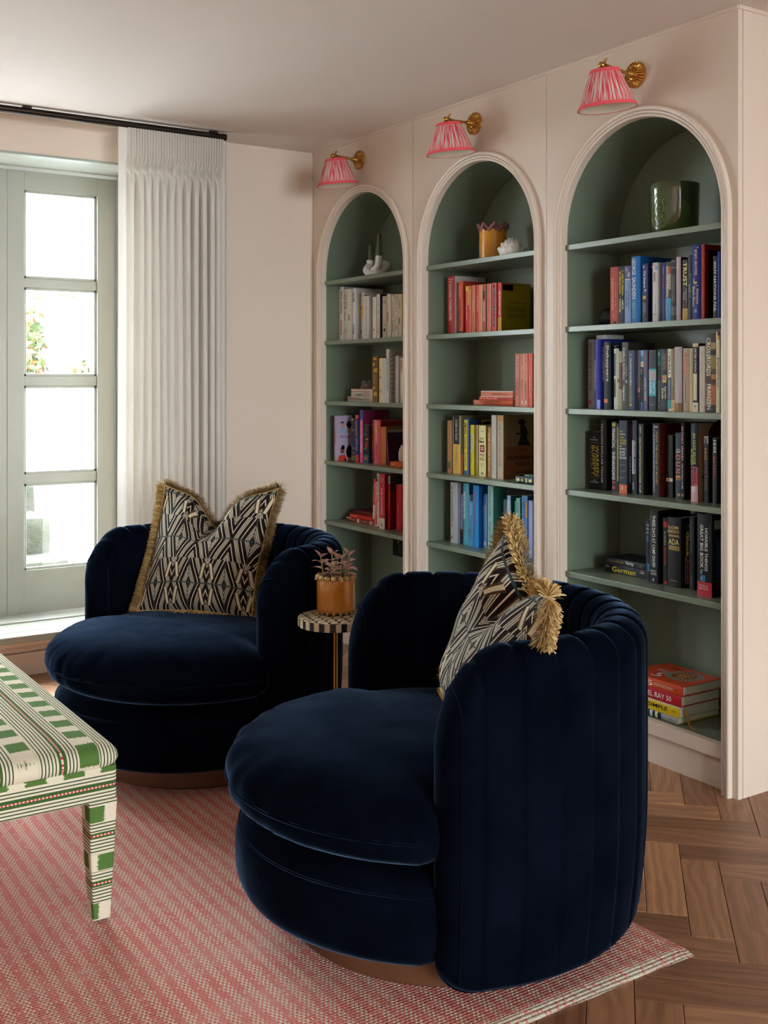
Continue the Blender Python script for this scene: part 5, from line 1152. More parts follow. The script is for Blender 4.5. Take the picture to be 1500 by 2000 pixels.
book(2, 5, 943, 951.4, 965, '5e94d0', 'light blue test guide with yellow lettering', sb=.104, bd=[(0, .2, '2c5cac', .0, .75), (.88, .95, 'd8d4d4', .2, .7)], sp=[('Driving', .05, .18, 'dce8f0', .3, .5), ('THEORY TEST', .22, .42, 'd8b44a', .25, .5), ('for Car Drivers', .44, .72, 'b8d0ec', .25, .5)])
book(2, 5, 953, 962.8, 949, '8fbcb4', 'pale mint cookbook with grey cover', sb=.082, dep=.17, hard=True, cover='8c8e90', sp=[('COOK, EAT, REPEAT', .06, .48, '3c5454', .35, .65), ('NIGELLA LAWSON', .56, .93, '3c5454', .35, .65)], fr=[('r', 0, .42, 0, 1, '3c7c78'), ('t', 'Cook, recipes', .5, .98, .88, .93, '3a3c40'), ('t', 'cook', .5, .7, .80, .84, '3a3c40')])
book(2, 5, 983.5, 990, 976, '1f6468', 'dark teal book with crimson lettering', sb=.10, sp=[('FREE WOMEN', .1, .9, '9c2c40', .3, .6)])
book(2, 5, 990.5, 997.2, 968, 'a4c4e4', 'pale blue book with a white spine strip', sb=.10, cover='1c6066', bd=[(.1, .9, 'd4d8dc', .25, .75)], sp=[('OFTEN I AM HAPPY', .15, .85, '8a7468', .4, .6)])
book(2, 5, 1005.5, 1007.8, 978, '3c9490', 'very thin teal book', sb=.10)
book(2, 5, 1008.2, 1016, 973, '74b4a4', 'mint book with faint capitals', sb=.10, cover='2c5c5a', sp=[('BUNNY IN THE', .08, .5, '4c8880', .3, .65)])
book(2, 5, 1019, 1030.4, 968, '5484bc', 'blue book with a gold badge', sb=.10, cover='2c4c8c', sp=[('SALLY ROONEY', .1, .62, '26406c', .2, .62)], bd=[(.1, .36, 'b08a44', .66, 1)])
book(2, 5, 1032.4, 1040.4, 978, '94a4d8', 'lilac blue book by the frame', sb=.10)
# ---- right bookcase, second shelf
book(3, 2, 1192, 1207.8, 521.5, 'ac3c20', 'rust red book with pale capitals', sb=.095, dep=.13, sp=[('LIGHTNING', .2, .73, 'dca88c', .22, .42), ('YOU ARE THE', .25, .68, 'cc7a5a', .6, .74), ('Ed', .80, .82, 'd89a80', .35, .62, 'h'), ('Roberts', .83, .85, 'd89a80', .25, .72, 'h')], bd=[(.93, 1, '2c1a14', .35, .75)])
book(3, 2, 1208.3, 1220, 520, '17151a', 'black book with bold yellow and white capitals', sb=.09, sp=[('A GENTLEMAN', .06, .49, 'e0c83c', .56, .86), ('IN MOSCOW', .09, .47, 'e0c83c', .12, .42), ('AMOR', .57, .74, 'd8d0b8', .56, .86), ('TOWLES', .55, .78, 'd8d0b8', .12, .42)])
book(3, 2, 1220.2, 1232.4, 519.5, '7c9cc8', 'light blue book with navy capitals', sb=.09, bd=[(0, .22, '5c5880'), (.03, .09, '8a86a8', .1, .5), (.11, .19, 'a8a4c0', .5, .85), (.22, .235, 'c8ccd8')], sp=[('THE THREE-BODY', .29, .77, '28406c', .56, .76), ('PROBLEM', .41, .68, '28406c', .2, .42)])
book(3, 2, 1233.5, 1250.4, 501, '1e6cb4', 'tall blue hardback with white block capitals', sb=.085, dep=.17, hard=True, cover='16508c', sp=[('GEORGE', .03, .27, 'e4e0d8', .14, .54), ('SAUNDERS', .31, .63, 'e4e0d8', .14, .54), ('LIBERATION', .66, .91, '7cb0b8', .16, .52)], fr=[('t', 'BRIEFLY', .2, .8, .88, .92, '2c3c54')])
book(3, 2, 1254, 1265.6, 515, '232c6c', 'night blue book with yellow moons', sb=.09, cover='14183c', bd=[(.50, 1, '24252c'), (.04, .065, 'e4dc9c', .18, .38), (.43, .46, 'e4dc9c', .45, .68), (.535, .59, 'c89a3c', .15, .65)], sp=[('The Swerve', .12, .4, 'dcdce8', .3, .66), ('STEPHEN', .66, .82, '9a9aa0', .45, .62), ('GREENBLATT', .64, .86, '9a9aa0', .2, .36)], fr=[('e', .10, .2, .93, .96, 'd0c47c'), ('e', .3, .38, .55, .58, '9c9450'), ('e', .3, .36, .29, .32, '9c9450')])
book(3, 2, 1274.5, 1285, 513, 'c8c4c8', 'white book with a faint rainbow arc', sb=.09, sp=[('GAIN', .16, .31, '2c2a34', .2, .62)], bd=[(.02, .06, 'c87ab0', .2, .45), (.06, .12, '7a9cd0', .55, .9), (.68, .8, '7ab8cc', .5, .62), (.85, .86, '5a565c', .1, .8)])
book(3, 2, 1293.5, 1300, 513, '1d2a70', 'dark blue book with red and white lettering', sb=.09, sp=[('Paul Beatty', .06, .2, 'c4c8dc', .3, .55), ('The Sellout', .22, .42, 'c03048', .3, .6)], bd=[(.97, 1, 'c03048', .3, .8)])
book(3, 2, 1300.3, 1310.4, 511.5, '8a6a64', 'book with a collage spine and sky blue foot', sb=.09, bd=[(0, .08, '3c3838'), (.08, .2, 'a85a44', .5, 1), (.2, .46, 'a8a4a0', .3, 1), (.46, .6, '4c4c54', .55, 1), (.60, 1, '4a9cc4')], sp=[('ROUGH MUSIC', .07, .58, 'e4e0d8', .2, .55), ('CITY', .68, .9, 'c0485c', .25, .5)])
book(3, 2, 1311, 1320.2, 507, '2a2a2e', 'black and grey banded book', sb=.09, bd=[(0, .05, '4c4e50'), (.12, .14, '6c6e70'), (.75, .89, '55575a')], sp=[('A HEARTBREAKING WORK', .23, .68, 'a8a49c', .58, .74), ('OF STAGGERING GENIUS', .25, .67, 'a8a49c', .25, .4)])
book(3, 2, 1321, 1329.4, 502, 'c8bcc4', 'pinkish white hardback', sb=.09, hard=True, dep=.14, cover='2c1428', sp=[('Before the End There Was a Sea', .19, .95, '9498b0', .35, .6)])
book(3, 2, 1333, 1343.6, 507.5, '2e2c32', 'charcoal book with large yellow title and gold foot', sb=.09, sp=[('TRUST', .04, .43, 'e8dc8c', .18, .86), ('HERNAN', .47, .69, 'd0ccc4', .6, .78), ('DIAZ', .52, .65, 'd0ccc4', .25, .42)], bd=[(.79, 1, 'b89850'), (.72, .79, '4c3c34')])
book(3, 2, 1344, 1352, 498.5, '272b38', 'slate book with small white lettering', sb=.09, dep=.14, sp=[('DREAM AND THINK FROM', .27, .64, 'a8acb4', .6, .78), ('A to Z', .44, .56, 'c4c8cc', .25, .6)])
book(3, 2, 1352.2, 1369, 478, '20287c', 'tall navy book with cream title and moon', sb=.085, dep=.165, hard=True, cover='20246c', sp=[('JOJO MOYES', .06, .40, 'd8d4c8', .28, .62), ('Someone', .58, .78, 'd8d0b4', .56, .84), ("Else's Shoes", .55, .81, 'd8d0b4', .1, .4)], bd=[(.45, .50, 'd8cc70', .2, .28), (.49, .51, 'd8cc70', .25, .6), (.03, .045, 'd8cc90', .62, .74), (.53, .545, 'd8cc90', .62, .74), (.85, .89, '8a90b8', .25, .6)])
book(3, 2, 1370, 1376.4, 477, '9c2414', 'dark red framed book', sb=.085, dep=.16, cover='7a1c10', fr=[('r', .1, 1, 0, .93, '0e1018'), ('r', .15, .5, .58, .7, '8a8c9c')])
book(3, 2, 1393, 1401.6, 500, '14182a', 'black navy book with vertical white capitals', sb=.085, sp=[('WHY NATIONS FAIL', .08, .88, 'd8d4c8', .2, .72)])
book(3, 2, 1402, 1406, 491, '2a3c9c', 'thin blue book at the frame', sb=.085)
# ---- right bookcase, third shelf
book(3, 3, 1148.9, 1161, 663, '9a9494', 'silver grey hardback with dark capitals', sb=.085, dep=.15, hard=True, sp=[('LESSONS FROM THE TITANS', .04, .74, '2c2a2c', .28, .62)], bd=[(.88, .93, 'b82c34', .1, .55), (.15, .4, '7c7474', .0, .06)])
book(3, 3, 1161.2, 1172.4, 663, '23288c', 'royal blue book with a pale blue foot', sb=.065, dep=.16, hard=True, bd=[(.87, 1, '7c9cd4', .55, 1)], sp=[('EVIDENCE BASED CLINICAL', .3, .73, 'b0b4d0', .1, .3)])
book(3, 3, 1172.7, 1193.4, 667.5, '101c2c', 'wide black navy volume with large serif title', sb=.075, dep=.18, hard=True, cover='1c3458', sp=[('Shakespeare', .05, .59, 'd8d4c4', .46, .84), ('The Complete Works', .07, .58, 'c8c4b4', .06, .22)], bd=[(.05, .59, '9c4a34', .36, .39), (.85, .905, 'c8602c', .22, .68)], fr=[('t', 'S', .05, .2, .86, .95, 'c8c8c0')])
book(3, 3, 1199.3, 1209, 681, 'b8ccd0', 'pale blue book with cream strip, olive band', sb=.08, cover='3c4c5c', bd=[(.08, .45, '23405c', .0, .35), (0, 1, 'd4c8a8', .38, .76), (.5, .56, '5c5c34'), (.56, .8, '2c2a24', 0, .36)], sp=[('THE DEVIL IN THE WHITE', .03, .44, '4c3c34', .5, .64)])
book(3, 3, 1209.5, 1214.8, 686, 'b4a488', 'slim brown and cream book', sb=.08, bd=[(.2, .65, '6c4038'), (.22, .27, 'c87a3c')], sp=[('THE ROOM', .3, .6, 'a86a60', .3, .7)])
book(3, 3, 1215, 1226.6, 668.5, '46423e', 'dark grey book with white sans lettering', sb=.05, cover='2c2a28', sp=[('CARLO ROVELLI', .08, .55, 'c8c8c8', .18, .5), ('Helgoland', .64, .86, 'e8e8e4', .15, .48)], bd=[(.35, .5, '6c665c', .6, .9), (.56, .6, 'a89c84', .6, .9)])
book(3, 3, 1227.2, 1239.2, 684.5, '34405c', 'slate blue book with white and yellow capitals', sb=.046, sp=[('DOUGHNUT ECONOMICS', .13, .58, 'd4d8dc', .3, .56), ('KATE RAWORTH', .58, .87, 'b8b03c', .3, .56), ('E', .89, .94, 'd8c83c', .3, .6)], bd=[(.05, .1, '5c6884', .25, .6)])
book(3, 3, 1240, 1250.4, 684, '86868a', 'grey book with pink shapes', sb=.06, bd=[(.45, .58, 'd4a8b0', .05, .35), (.62, .70, 'd4a4ac', .1, .95), (.76, .79, 'c87a84', .3, .55), (.7, 1, '58565a')], sp=[('A GHOST IN THE', .05, .42, 'c8c8cc', .4, .62)])
book(3, 3, 1251, 1256.8, 684, '1c1c20', 'narrow black book with a blue top', sb=.06, bd=[(0, .1, '7ca8dc'), (.1, .19, '3c7c94'), (.19, .28, 'c0b8a8'), (.86, 1, '4c7cc4', .1, .7)], sp=[('Talked', .3, .4, 'd0d0d0', .25, .6), ('DANGEROUS', .45, .66, '6c6c54', .3, .6)])
book(3, 3, 1257, 1264.8, 683.5, '545c7c', 'blue grey book with red and white lettering', sb=.06, cover='5c1c24', sp=[('SALLY ROONEY', .05, .40, 'c84c4c', .3, .62), ('NORMAL PEOPLE', .46, .84, 'dcdcd8', .3, .62)])
book(3, 3, 1267.4, 1281.4, 683.5, '28343c', 'charcoal book with a turquoise label', sb=.06, bd=[(.31, .34, '3c9cb4'), (.34, .51, '9c9c9c'), (.51, .76, '3c9cb4')], sp=[('HEART OF', .53, .72, 'd8e8ec', .58, .86), ('EUROPE', .53, .72, 'd8e8ec', .14, .44), ('VERSO', .89, .91, 'a0a4a8', .25, .75, 'h')])
book(3, 3, 1281.8, 1290, 683, '5c5c5c', 'grey book with a green top panel', sb=.065, bd=[(0, .23, '1c5c58'), (.26, .5, '3c3a38'), (.86, .88, '2c2c2c', .2, 1)], sp=[('LAST DAYS', .04, .1, 'b0c8c0', .25, .9, 'h')])
book(3, 3, 1290.4, 1303.8, 682, '1c2838', 'dark book with rainbow lettering', sb=.06, bd=[(.42, .54, 'c8a058', .3, .85), (.44, .50, 'a8506c', .4, .7)], sp=[('TOMORROW', .06, .34, 'c85c5c', .70, .86), ('TOMORROW', .06, .34, 'a8a83c', .44, .60), ('TOMORROW', .06, .34, '4c9c8c', .16, .32), ('Gabrielle', .6, .8, 'd8d4c8', .62, .84), ('Zevin', .62, .8, 'd8cc9c', .18, .52)])
book(3, 3, 1304.2, 1311, 681.5, 'd4d0bc', 'white and blue book with tall black capitals', sb=.06, bd=[(.46, .82, '5c6478'), (.82, .96, '4c9c9c'), (.96, 1, 'a83c3c', 0, .3)], sp=[('THE', .05, .08, '4c4a44', .3, .8, 'h'), ('WALL', .1, .43, '2c2c34', .25, .85), ('JOHN LANCHESTER', .5, .8, 'c8ccd0', .35, .65)])
book(3, 3, 1311.2, 1317.5, 681, '7c6c4c', 'khaki book with a cream foot', sb=.06, bd=[(.82, 1, 'd0b884')], sp=[('Selected Poems of Hardy', .03, .6, 'c8b890', .3, .68), ('FABER', .84, .95, '5c4c34', .35, .7)])
book(3, 3, 1317.6, 1332, 677.5, 'b0a4a8', 'mauve hardback with a brown foot', sb=.06, dep=.14, hard=True, cover='544840', bd=[(.87, 1, '8c6444')], sp=[('What kind of book would it be', .05, .58, '6cacac', .2, .36)])
book(3, 3, 1334.4, 1346.4, 680, 'a8947c', 'tan book with red author and black title', sb=.06, sp=[('J.M. COETZEE', .06, .41, 'c85c3c', .14, .7), ('The Childhood of Jesus', .45, .86, '2c2824', .28, .55)])
book(3, 3, 1347, 1353, 680, 'c8b88c', 'cream gold paperback', sb=.06, sp=[('THE MOUNTAINS SING TOO', .03, .55, '8c7c50', .4, .62)])
book(3, 3, 1353.2, 1364, 670.5, '191a20', 'black book with cream panel and cap', sb=.05, cover='484048', bd=[(0, .05, 'c8bc94'), (.05, .055, 'a83c3c'), (.44, .83, 'd0c8a8', .1, .75), (.86, 1, 'd0c8b0')], sp=[('PETER LYNCH', .08, .42, 'd8d8d4', .35, .66), ('P', .90, .94, '2c2a28', .35, .65, 'h')])
book(3, 3, 1366, 1377, 676, 'c0b8a8', 'pale stone book with handwritten lettering', sb=.05, sp=[('The Tidal Year', .08, .44, 'a0a0a4', .3, .6), ('Ali Millar', .62, .8, 'a0a0a4', .3, .58)], bd=[(.9, .95, 'a83c44', .9, 1)])
book(3, 3, 1377.6, 1398, 650.5, '5c4c30', 'tall brown mural book with large white capitals', sb=.05, dep=.16, cover='5c4c30', bd=[(0, .12, '3c3430'), (.12, .2, 'a89054', .55, 1), (.22, .3, '2c2428', .2, 1), (.28, .45, '8c7c40', .4, 1), (.5, .64, '4c3024'), (.52, .58, 'b8783c', .6, 1), (.66, .9, 'a8603c', .3, 1), (.9, 1, '3c342c')], sp=[('CROSSROADS', .06, .54, 'e4e0d4', .14, .52), ('FRANZEN', .64, .96, 'e4e0d4', .18, .55)])
book(3, 3, 1398.6, 1405.8, 648, 'd0c8a4', 'cream book with a matchstick on top', sb=.05, bd=[(0, .045, '6c2430', .4, 1), (.045, .1, 'c8983c', .4, 1)], sp=[('Pareneer', .32, .7, '2c346c', .4, .8)])
lab_ = thing('card', 'white card lying on top of the royal blue book', 'card', (XB + .12, 2.83, 1.149))
zc = atx(1166, 663, XB + .065).z + .0008
part('card_sheet', MB().box(XB + .085, XB + .17, atx(1191, 650, XB + .1).y, atx(1170, 650, XB + .1).y, zc, zc + .016), mat('grey_white_card', rgb(176, 178, 182), .6), lab_, .003)
# ---- right bookcase, fourth shelf (blacks)
book(3, 4, 1150.7, 1172, 842.7, '121214', 'short thick black book with gold name', sb=.098, dep=.15, sp=[('WARREN', .24, .76, 'a8963c', .58, .92), ('BUFFETT', .24, .76, 'a8963c', .24, .54), ('THE', .09, .11, 'b8b4ac', .38, .58, 'h'), ('SNOWBALL', .13, .155, 'b8b4ac', .12, .85, 'h'), ('ALICE', .83, .85, 'a8a49c', .35, .7, 'h'), ('SCHROEDER', .86, .885, 'a8a49c', .1, .9, 'h')], bd=[(.19, .195, '8c7c34', .1, .9), (.785, .79, '8c7c34', .1, .9), (.24, .76, '4c4824', .08, .13)])
book(3, 4, 1172.7, 1184, 819.5, '17171b', 'tall black book with white italic capitals', sb=.10, dep=.16, hard=True, cover='101012', sp=[('TRILLION DOLLAR TRIAGE', .05, .89, 'c8c4bc', .22, .52)], fr=[('t', 'T', .2, .4, .74, .8, '4c4a48'), ('t', 'D', .2, .4, .62, .68, '4c4a48'), ('t', 'T', .2, .4, .5, .56, '4c4a48')])
book(3, 4, 1195, 1204.2, 823.5, '19191c', 'black book with white condensed capitals', sb=.10, dep=.15, sp=[('FINANCIAL', .1, .38, 'd4d0c8', .1, .75), ('SHENANIGANS', .43, .83, 'd4d0c8', .1, .75)], bd=[(.02, .07, 'b0a82c', .05, .8), (.85, .88, '8c2a30', .05, .8), (.92, .965, 'b82c34', .15, .65)])
book(3, 4, 1204.4, 1209, 827, '1c1c20', 'black book with a gold strip', sb=.10, bd=[(.05, .84, '8c8248', .2, .9)])
book(3, 4, 1209.5, 1224.6, 821, '1c2030', 'dark navy book with stacked lettering and orange foot', sb=.085, bd=[(.88, 1, 'c8623c'), (.91, .95, 'd8d0c8', .32, .48)], sp=[('Gregory', .14, .165, 'c8ccd0', .05, .5, 'h'), ('Zuckerman', .175, .20, 'c8ccd0', .05, .8, 'h'), ('THE MAN', .22, .245, 'b8ac2c', .05, .6, 'h'), ('WHO SOLVED', .26, .29, 'b8ac2c', .05, .95, 'h'), ('THE MARKET', .30, .33, 'b8ac2c', .05, .95, 'h'), ('HOW', .345, .37, 'c8ccd0', .05, .3, 'h'), ('JIM SIMONS', .38, .41, 'c8ccd0', .05, .9, 'h'), ('LAUNCHED', .42, .45, 'c8ccd0', .05, .8, 'h'), ('THE QUANT', .46, .49, 'c8ccd0', .05, .8, 'h'), ('REVOLUTION', .50, .53, 'c8ccd0', .05, .95, 'h'), ('x+y=z', .6, .63, '6c7078', .1, .8, 'h'), ('s(t)dt', .68, .71, '6c7078', .2, .9, 'h'), ('a/b-c', .77, .80, '6c7078', .1, .7, 'h')])
book(3, 4, 1225.9, 1233.8, 824, '1a1a1e', 'black book with white upward title and red marks', sb=.097, bd=[(.06, .068, 'a82c38', .15, .9), (.155, .163, 'a82c38', .15, .9), (.06, .163, 'a82c38', .82, .9), (.195, .205, 'b03040'), (.22, .46, '8c3440', .2, .45), (.86, .865, 'b03040')], sp=[('WOKE RACISM', .48, .84, 'd4d4d4', .1, .6)])
book(3, 4, 1234.3, 1243.8, 821, '1c212c', 'dark navy book with a white bar', sb=.097, bd=[(.27, .73, 'c0c8d4', .05, .36)], sp=[('MICHAEL PORTER', .28, .73, 'a4a8b0', .42, .8), ('HARVARD', .84, .94, 'b8bcc4', .2, .42)])
book(3, 4, 1247.3, 1257, 827.7, '141416', 'black book with a thin cream title line', sb=.097, dep=.15, cover='0c0c0d', sp=[('JANEWAY', .03, .14, 'd8d09c', .25, .5), ('DOING CAPITALISM IN THE INNOVATION ECONOMY', .19, .84, 'd8d09c', .22, .5), ('CUP', .86, .97, 'd8d09c', .25, .5)])
book(3, 4, 1274.7, 1288, 827, '16161a', 'black book with gold title and silver strip', sb=.10, dep=.15, cover='5c1c10', bd=[(.02, .95, '5c6474', .12, .34), (.04, .055, 'c8ccd0', .15, .75)], sp=[('INSIDE THE HOUSE OF MONEY', .11, .84, 'a8925c', .48, .76), ('STEVEN DROBNY', .15, .9, 'c4c8cc', .18, .28)])
book(3, 4, 1301, 1314, 850, '111114', 'short black book with a white band', sb=.12, bd=[(.69, .745, 'c8bcac'), (.70, .735, 'b0503c', .35, .55)], sp=[('A SHORT STORY OF THE', .35, .6, '5c5a54', .4, .56)])
book(3, 4, 1319.5, 1330.5, 845.5, '2c3844', 'starry slate book with orange strokes', sb=.11, sp=[('FRANK', .245, .265, 'd0ccc4', .3, .95, 'h'), ('HERBERT', .28, .30, 'd0ccc4', .1, .95, 'h'), ('D', .335, .41, 'd0644c', .1, .9), ('U', .44, .51, 'd07c50', .1, .9), ('N', .545, .61, 'd06c4c', .1, .9), ('E', .65, .72, 'd8944c', .1, .9)], bd=[(.92, .96, 'a88a4c', .4, .8)])
book(3, 4, 1330.7, 1338, 825.5, '131215', 'black book with pink letters', sb=.099, dep=.15, hard=True, cover='100f12', sp=[('BRITNEY SPEARS', .05, .49, 'c89ca8', .2, .7), ('THE WOMAN IN ME', .53, .86, 'c4b4bc', .25, .65), ('G', .92, .955, 'd08c9c', .2, .75, 'h')])
book(3, 4, 1349.8, 1363.2, 827, '2c3240', 'slate book with lime title and pink painted foot', sb=.082, dep=.15, hard=True, cover='9c7c60', bd=[(.555, .80, 'c85464'), (.56, .62, 'b8649c', .5, 1), (.78, 1, 'd0a4ac'), (.8, .88, 'd8ccd0', .2, .7)], sp=[('AN OLIVE GROVE', .12, .52, 'b4bc3c', .36, .76), ('IN ENDS', .33, .53, 'b4bc3c', .04, .32), ('MOSES', .57, .76, '1c1c2c', .46, .78), ('McKENZIE', .56, .8, '1c1c2c', .1, .42)], fr=[('e', .3, 1.3, .6, 1.05, '3c1014'), ('t', 'A', .1, .45, .3, .42, '14100e')])
book(3, 4, 1374.5, 1383.6, 852, '1c1a1c', 'black book with orange spaced letters', sb=.094, bd=[(0, .11, '9c8c80'), (.03, .11, '2c2626', .2, .7), (.6, .605, '7c7c7c')], sp=[('KING', .18, .36, 'c8823c', .2, .7), ('OF CITIES', .38, .57, '9c6434', .35, .65), ('THE NOVEL', .62, .82, '7c5430', .3, .7)])
book(3, 4, 1392, 1400.4, 855, '19181c', 'black book with white numerals and red name', sb=.094, sp=[('10:04', .04, .23, 'd4d4d4', .2, .85), ('Ben Lerner', .29, .6, 'b83c40', .25, .75)])
# ---- right bookcase, fifth shelf
zb = SHZ[4]
lying(3, 5, 1181, 1262, zb, .0300, '1e2026', 'dark phrasebook with big yellow title under the slate book', sb=.125, dep=.125, sp=[('German', .22, .82, 'd4c42c', .19, .76), ('Collins', .2, .45, 'b8bcc0', .86, .96), ('Collins', .2, .4, 'b0b4b8', .03, .12)], bd=[(.05, .2, '8c2c2c', .88, .95)])
lying(3, 5, 1181, 1261, zb + .0304, .0215, '20272e', 'slate paperback with cream script on the dark phrasebook', sb=.125, dep=.125, sp=[('COLLEEN HOOVER', .35, .62, 'a08a50', .08, .48), ('Verity', .12, .82, 'd8d4c0', .52, .72)], bd=[(.3, .8, '4c5038', .86, .92)])
cursor[(3, 5)] = (2.648, 0)
book(3, 5, 1262, 1268.4, 1014, '23303c', 'slate blue book with blue numerals', sb=.115, sp=[('THE', .08, .115, 'c4ccd0', .1, .9, 'h'), ('WAR', .14, .175, 'c4ccd0', .1, .9, 'h'), ('SON', .20, .235, 'c4ccd0', .1, .9, 'h'), ('R&R', .27, .37, '3c8cb4', .2, .8)], bd=[(.72, .85, '3c8cc4', .5, 1)])
book(3, 5, 1268.8, 1284.6, 996.5, '171b24', 'tall black book with slanted white capitals', sb=.094, dep=.16, cover='101016', sp=[('THREE DAYS AT CAMP DAVID', .07, .78, 'd8d8d4', .36, .72), ('HOW A SECRET MEETING IN 1971', .08, .74, '7c6c64', .16, .28), ('JEFFREY E.', .82, .85, 'c8c8c4', .15, .85, 'h'), ('GARTEN', .855, .885, 'c8c8c4', .2, .85, 'h'), ('A', .925, .97, 'd0d0cc', .38, .62, 'h')])
book(3, 5, 1294.7, 1303.6, 1012, '161414', 'black book with red and grey condensed capitals', sb=.105, bd=[(.05, .14, '9c2420', .1, 1), (.945, .985, 'a82c28', .3, .9)], sp=[('BUSINESS', .2, .41, '8c8480', .3, .75), ('ADVENTURES', .43, .71, 'a82c28', .3, .75)])
book(3, 5, 1304.2, 1330, 1011, '1a191b', 'wide black cloth book with gold author and title', sb=.10, dep=.15, hard=True, sp=[('VLADIMIR', .12, .165, 'c8b06c', .06, .9, 'h'), ('NABOKOV', .175, .225, 'c8b06c', .04, .92, 'h'), ('ADA', .305, .39, 'd0bc7c', .1, .9, 'h'), ('McGRAW-HILL', .90, .915, 'a8925c', .25, .75, 'h')], bd=[(.245, .28, '8c7a48', .08, .9), (.405, .47, '8c7a48', .08, .9)])
book(3, 5, 1338, 1346.6, 1026, '17171c', 'black book with lime and red letters', sb=.118, sp=[('Gleick', .1, .5, 'c8c42c', .35, .95), ('James', .52, .93, 'c83440', .35, .95), ('The Information', .5, .92, 'a8a898', .06, .3)])
book(3, 5, 1346.8, 1356, 1009, '0f0f12', 'narrow black book with tiny lettering', sb=.112, dep=.14, cover='0c0c0f', sp=[('ORIGINS OF CONSCIOUSNESS', .05, .5, '6c6c70', .35, .55), ('NELSON', .8, .93, '5c5c60', .35, .6)])
book(3, 5, 1362, 1390.4, 1004, '191a1e', 'thick black book with globe and red tag', sb=.06, dep=.17, hard=True, cover='101014', bd=[(.825, 1, 'b83440'), (.745, .82, '3c74a8', .24, .58), (.77, .80, 'b8a83c', .26, .36)], sp=[('GREAT BIG BOOK', .13, .66, 'd4d4d0', .24, .46), ('HORRIBLE THINGS', .17, .69, 'd4d4d0', .56, .76), ('The', .67, .73, '8ca4a0', .24, .42), ('MATTHEW WHITE', .13, .32, '5c5c60', .86, .94), ('SUCCESSFULLY', .86, .885, 'd8b0b0', .12, .8, 'h'), ('BEEN SOLD', .895, .92, 'd8b0b0', .15, .8, 'h')], fr=[('r', .05, .5, .82, .93, '7c8488'), ('r', .1, .6, .2, .7, '202c50'), ('r', .1, .6, .1, .17, '5c2414')])
# ---- right bookcase, bottom: four cookbooks lying flat
b0 = BOTZ + .0025
lying(3, 6, 1225, 1324, b0, .0205, '9c9a94', 'grey cookbook with a striped spine, lowest of the bottom stack', sb=.05, dep=.20, cover='c8b02c', hard=True, bd=[(0, 1, '8c5a40', .0, .42), (0, 1, '23262c', .42, .47), (0, 1, 'b8c8d8', .47, .52), (0, 1, '1c1e22', .52, .57), (0, 1, 'd4d09c', .57, .62), (0, 1, '1c1e22', .62, .69), (0, 1, '8c90a8', .69, .73)], sp=[('+', .35, .65, '3c5c8c', .85, .89)], pm=M_PAGEW)
lying(3, 6, 1222, 1327, b0 + .0208, .0330, 'd8b81c', 'yellow cookbook with black capitals in the bottom stack', sb=.055, dep=.195, cover='cfcac4', bd=[(0, .08, 'd4ccd0')], sp=[('SIMPLE', .28, .68, '23201c', .44, .80), ('OB', .42, .62, '5c4c1c', .88, .94)], hard=True, pm=M_PAGEW)
lying(3, 6, 1224, 1330, b0 + .0541, .0345, 'b41c2c', 'crimson cookbook with white serif lettering in the bottom stack', sb=.06, dep=.19, sp=[('DANIEL RAY 50', .24, .74, 'ecdcd8', .18, .84)], hard=True, pm=M_PAGEW)
top = lying(3, 6, 1226, 1333, b0 + .0889, .0320, 'cc4a24', 'orange cookbook with a plate on the cover, top of the bottom stack', sb=.062, dep=.19, sp=[('5', .22, .78, 'e4dcd4', .36, .48), ('INGREDIENTS MEDITERRANEAN', .32, .64, 'd8b4a0', .50, .84), ('O', .4, .6, '5c2414', .88, .93)], hard=True, pm=M_PAGEW)
zt_ = b0 + .0889 + .0320 + .0006; ya, yb_ = atx(1226, 700, XB + .062).y, atx(1333, 700, XB + .062).y; xm, ym = XB + .062 + .105, yb_ + .085
def disc(cx_, cy_, r_, z, n=40): return MB().fan([(cx_ + r_ * math.cos(6.2832 * k / n), cy_ + r_ * math.sin(6.2832 * k / n), z) for k in range(n)])
part('plate_print', disc(xm, ym, .062, zt_), cmat('b8b09c'), top)
b = MB()
for k in range(28):
    a = 6.2832 * k / 28; b.fan([(xm + r_ * math.cos(a + d_), ym + r_ * math.sin(a + d_), zt_ + .0002) for r_, d_ in ((.044, -.04), (.060, -.05), (.060, .05), (.044, .04))])
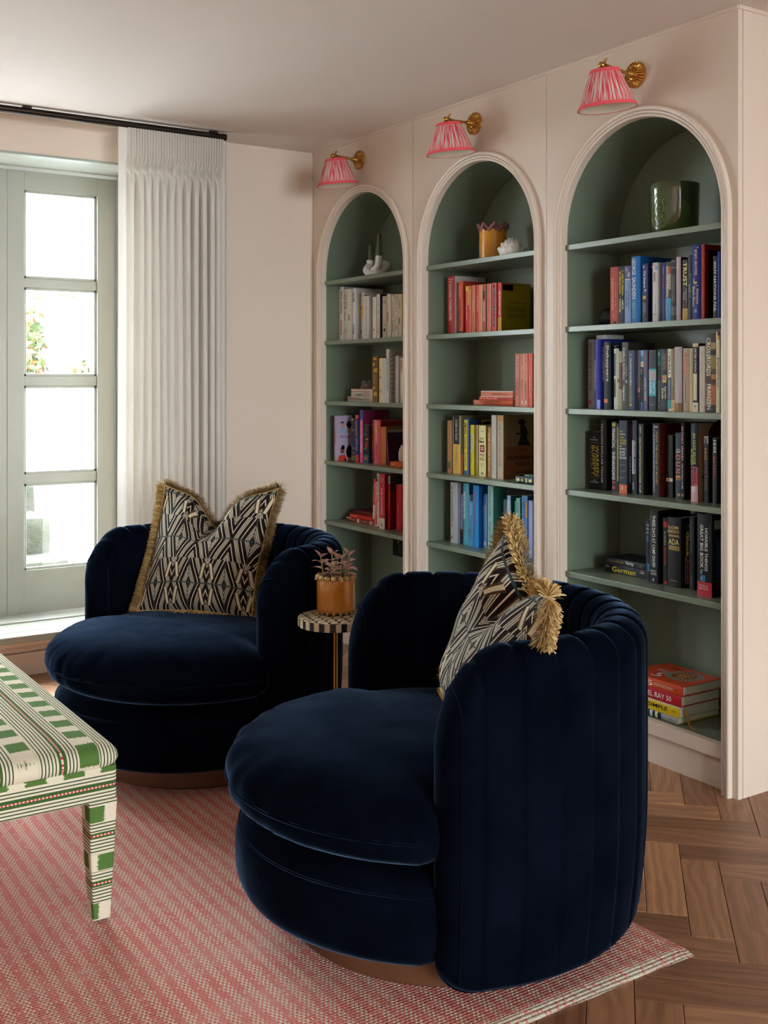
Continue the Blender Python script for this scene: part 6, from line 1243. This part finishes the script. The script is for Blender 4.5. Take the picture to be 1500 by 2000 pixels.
part('plate_print', b, cmat('3c3834'), top); part('plate_print', disc(xm, ym, .043, zt_ + .0003), cmat('7c4c28'), top)
rr = random.Random(3); b = MB()
for k in range(22): a = rr.random() * 6.28; q = rr.random() * .036; b.add(disc(xm + q * math.cos(a), ym + q * math.sin(a), rr.uniform(.004, .008), zt_ + .0005 + k * 1e-5, 8).v, [tuple(range(8))])
part('plate_print', b, cmat('c88c50'), top)
b = MB(); put_text(b, '5', (XB + .085, ya - .075, zt_), (0, -.035, 0), (.055, 0, 0)); put_text(b, 'INGREDIENTS', (XB + .150, ya - .045, zt_), (0, -.12, 0), (.022, 0, 0)); part('cover_print', b, cmat('d4ccc4'), top, fix=False)
b = MB(); put_text(b, 'JAMIE OLIVER', (XB + .205, ya - .05, zt_), (0, -.12, 0), (.016, 0, 0)); part('cover_print', b, cmat('2c1a18'), top, fix=False)
# ribbon marker hanging from the yellow cookbook
rb = [(XB + .075, yb_ + .004, b0 + .045), (XB + .072, yb_ - .012, b0 + .030), (XB + .068, yb_ - .022, b0 + .004), (XB + .058, yb_ - .045, b0 + .0012), (XB + .050, yb_ - .062, b0 + .0012)]
bm_ = thing('bookmark_ribbon', 'mustard ribbon bookmark trailing from the yellow cookbook', 'ribbon', rb[0])
part('ribbon', MB().grid([[(p[0] - .0045, p[1], p[2]) for p in rb], [(p[0] + .0045, p[1], p[2]) for p in rb]]), mat('mustard_ribbon', rgb(190, 150, 52), .6), bm_)
# double socket on the back panel of the left bookcase
P = atx(780, 1070, XB + .279); so = thing('wall_socket', 'black and brass wall socket inside the left bookcase, lowest compartment', 'socket', (XB + .279, P.y, P.z))
part('plate', MB().box(XB + .273, XB + .2795, P.y - .05, P.y + .05, P.z - .04, P.z + .045), mat('black_nickel', rgb(34, 32, 30), .25, .7), so, .003)
part('socket_insert', MB().box(XB + .270, XB + .274, P.y - .036, P.y - .004, P.z - .028, P.z + .02), M_DARK, so, .001); part('switch', MB().box(XB + .268, XB + .274, P.y - .012, P.y - .002, P.z + .024, P.z + .038), M_BRASS, so, .001)
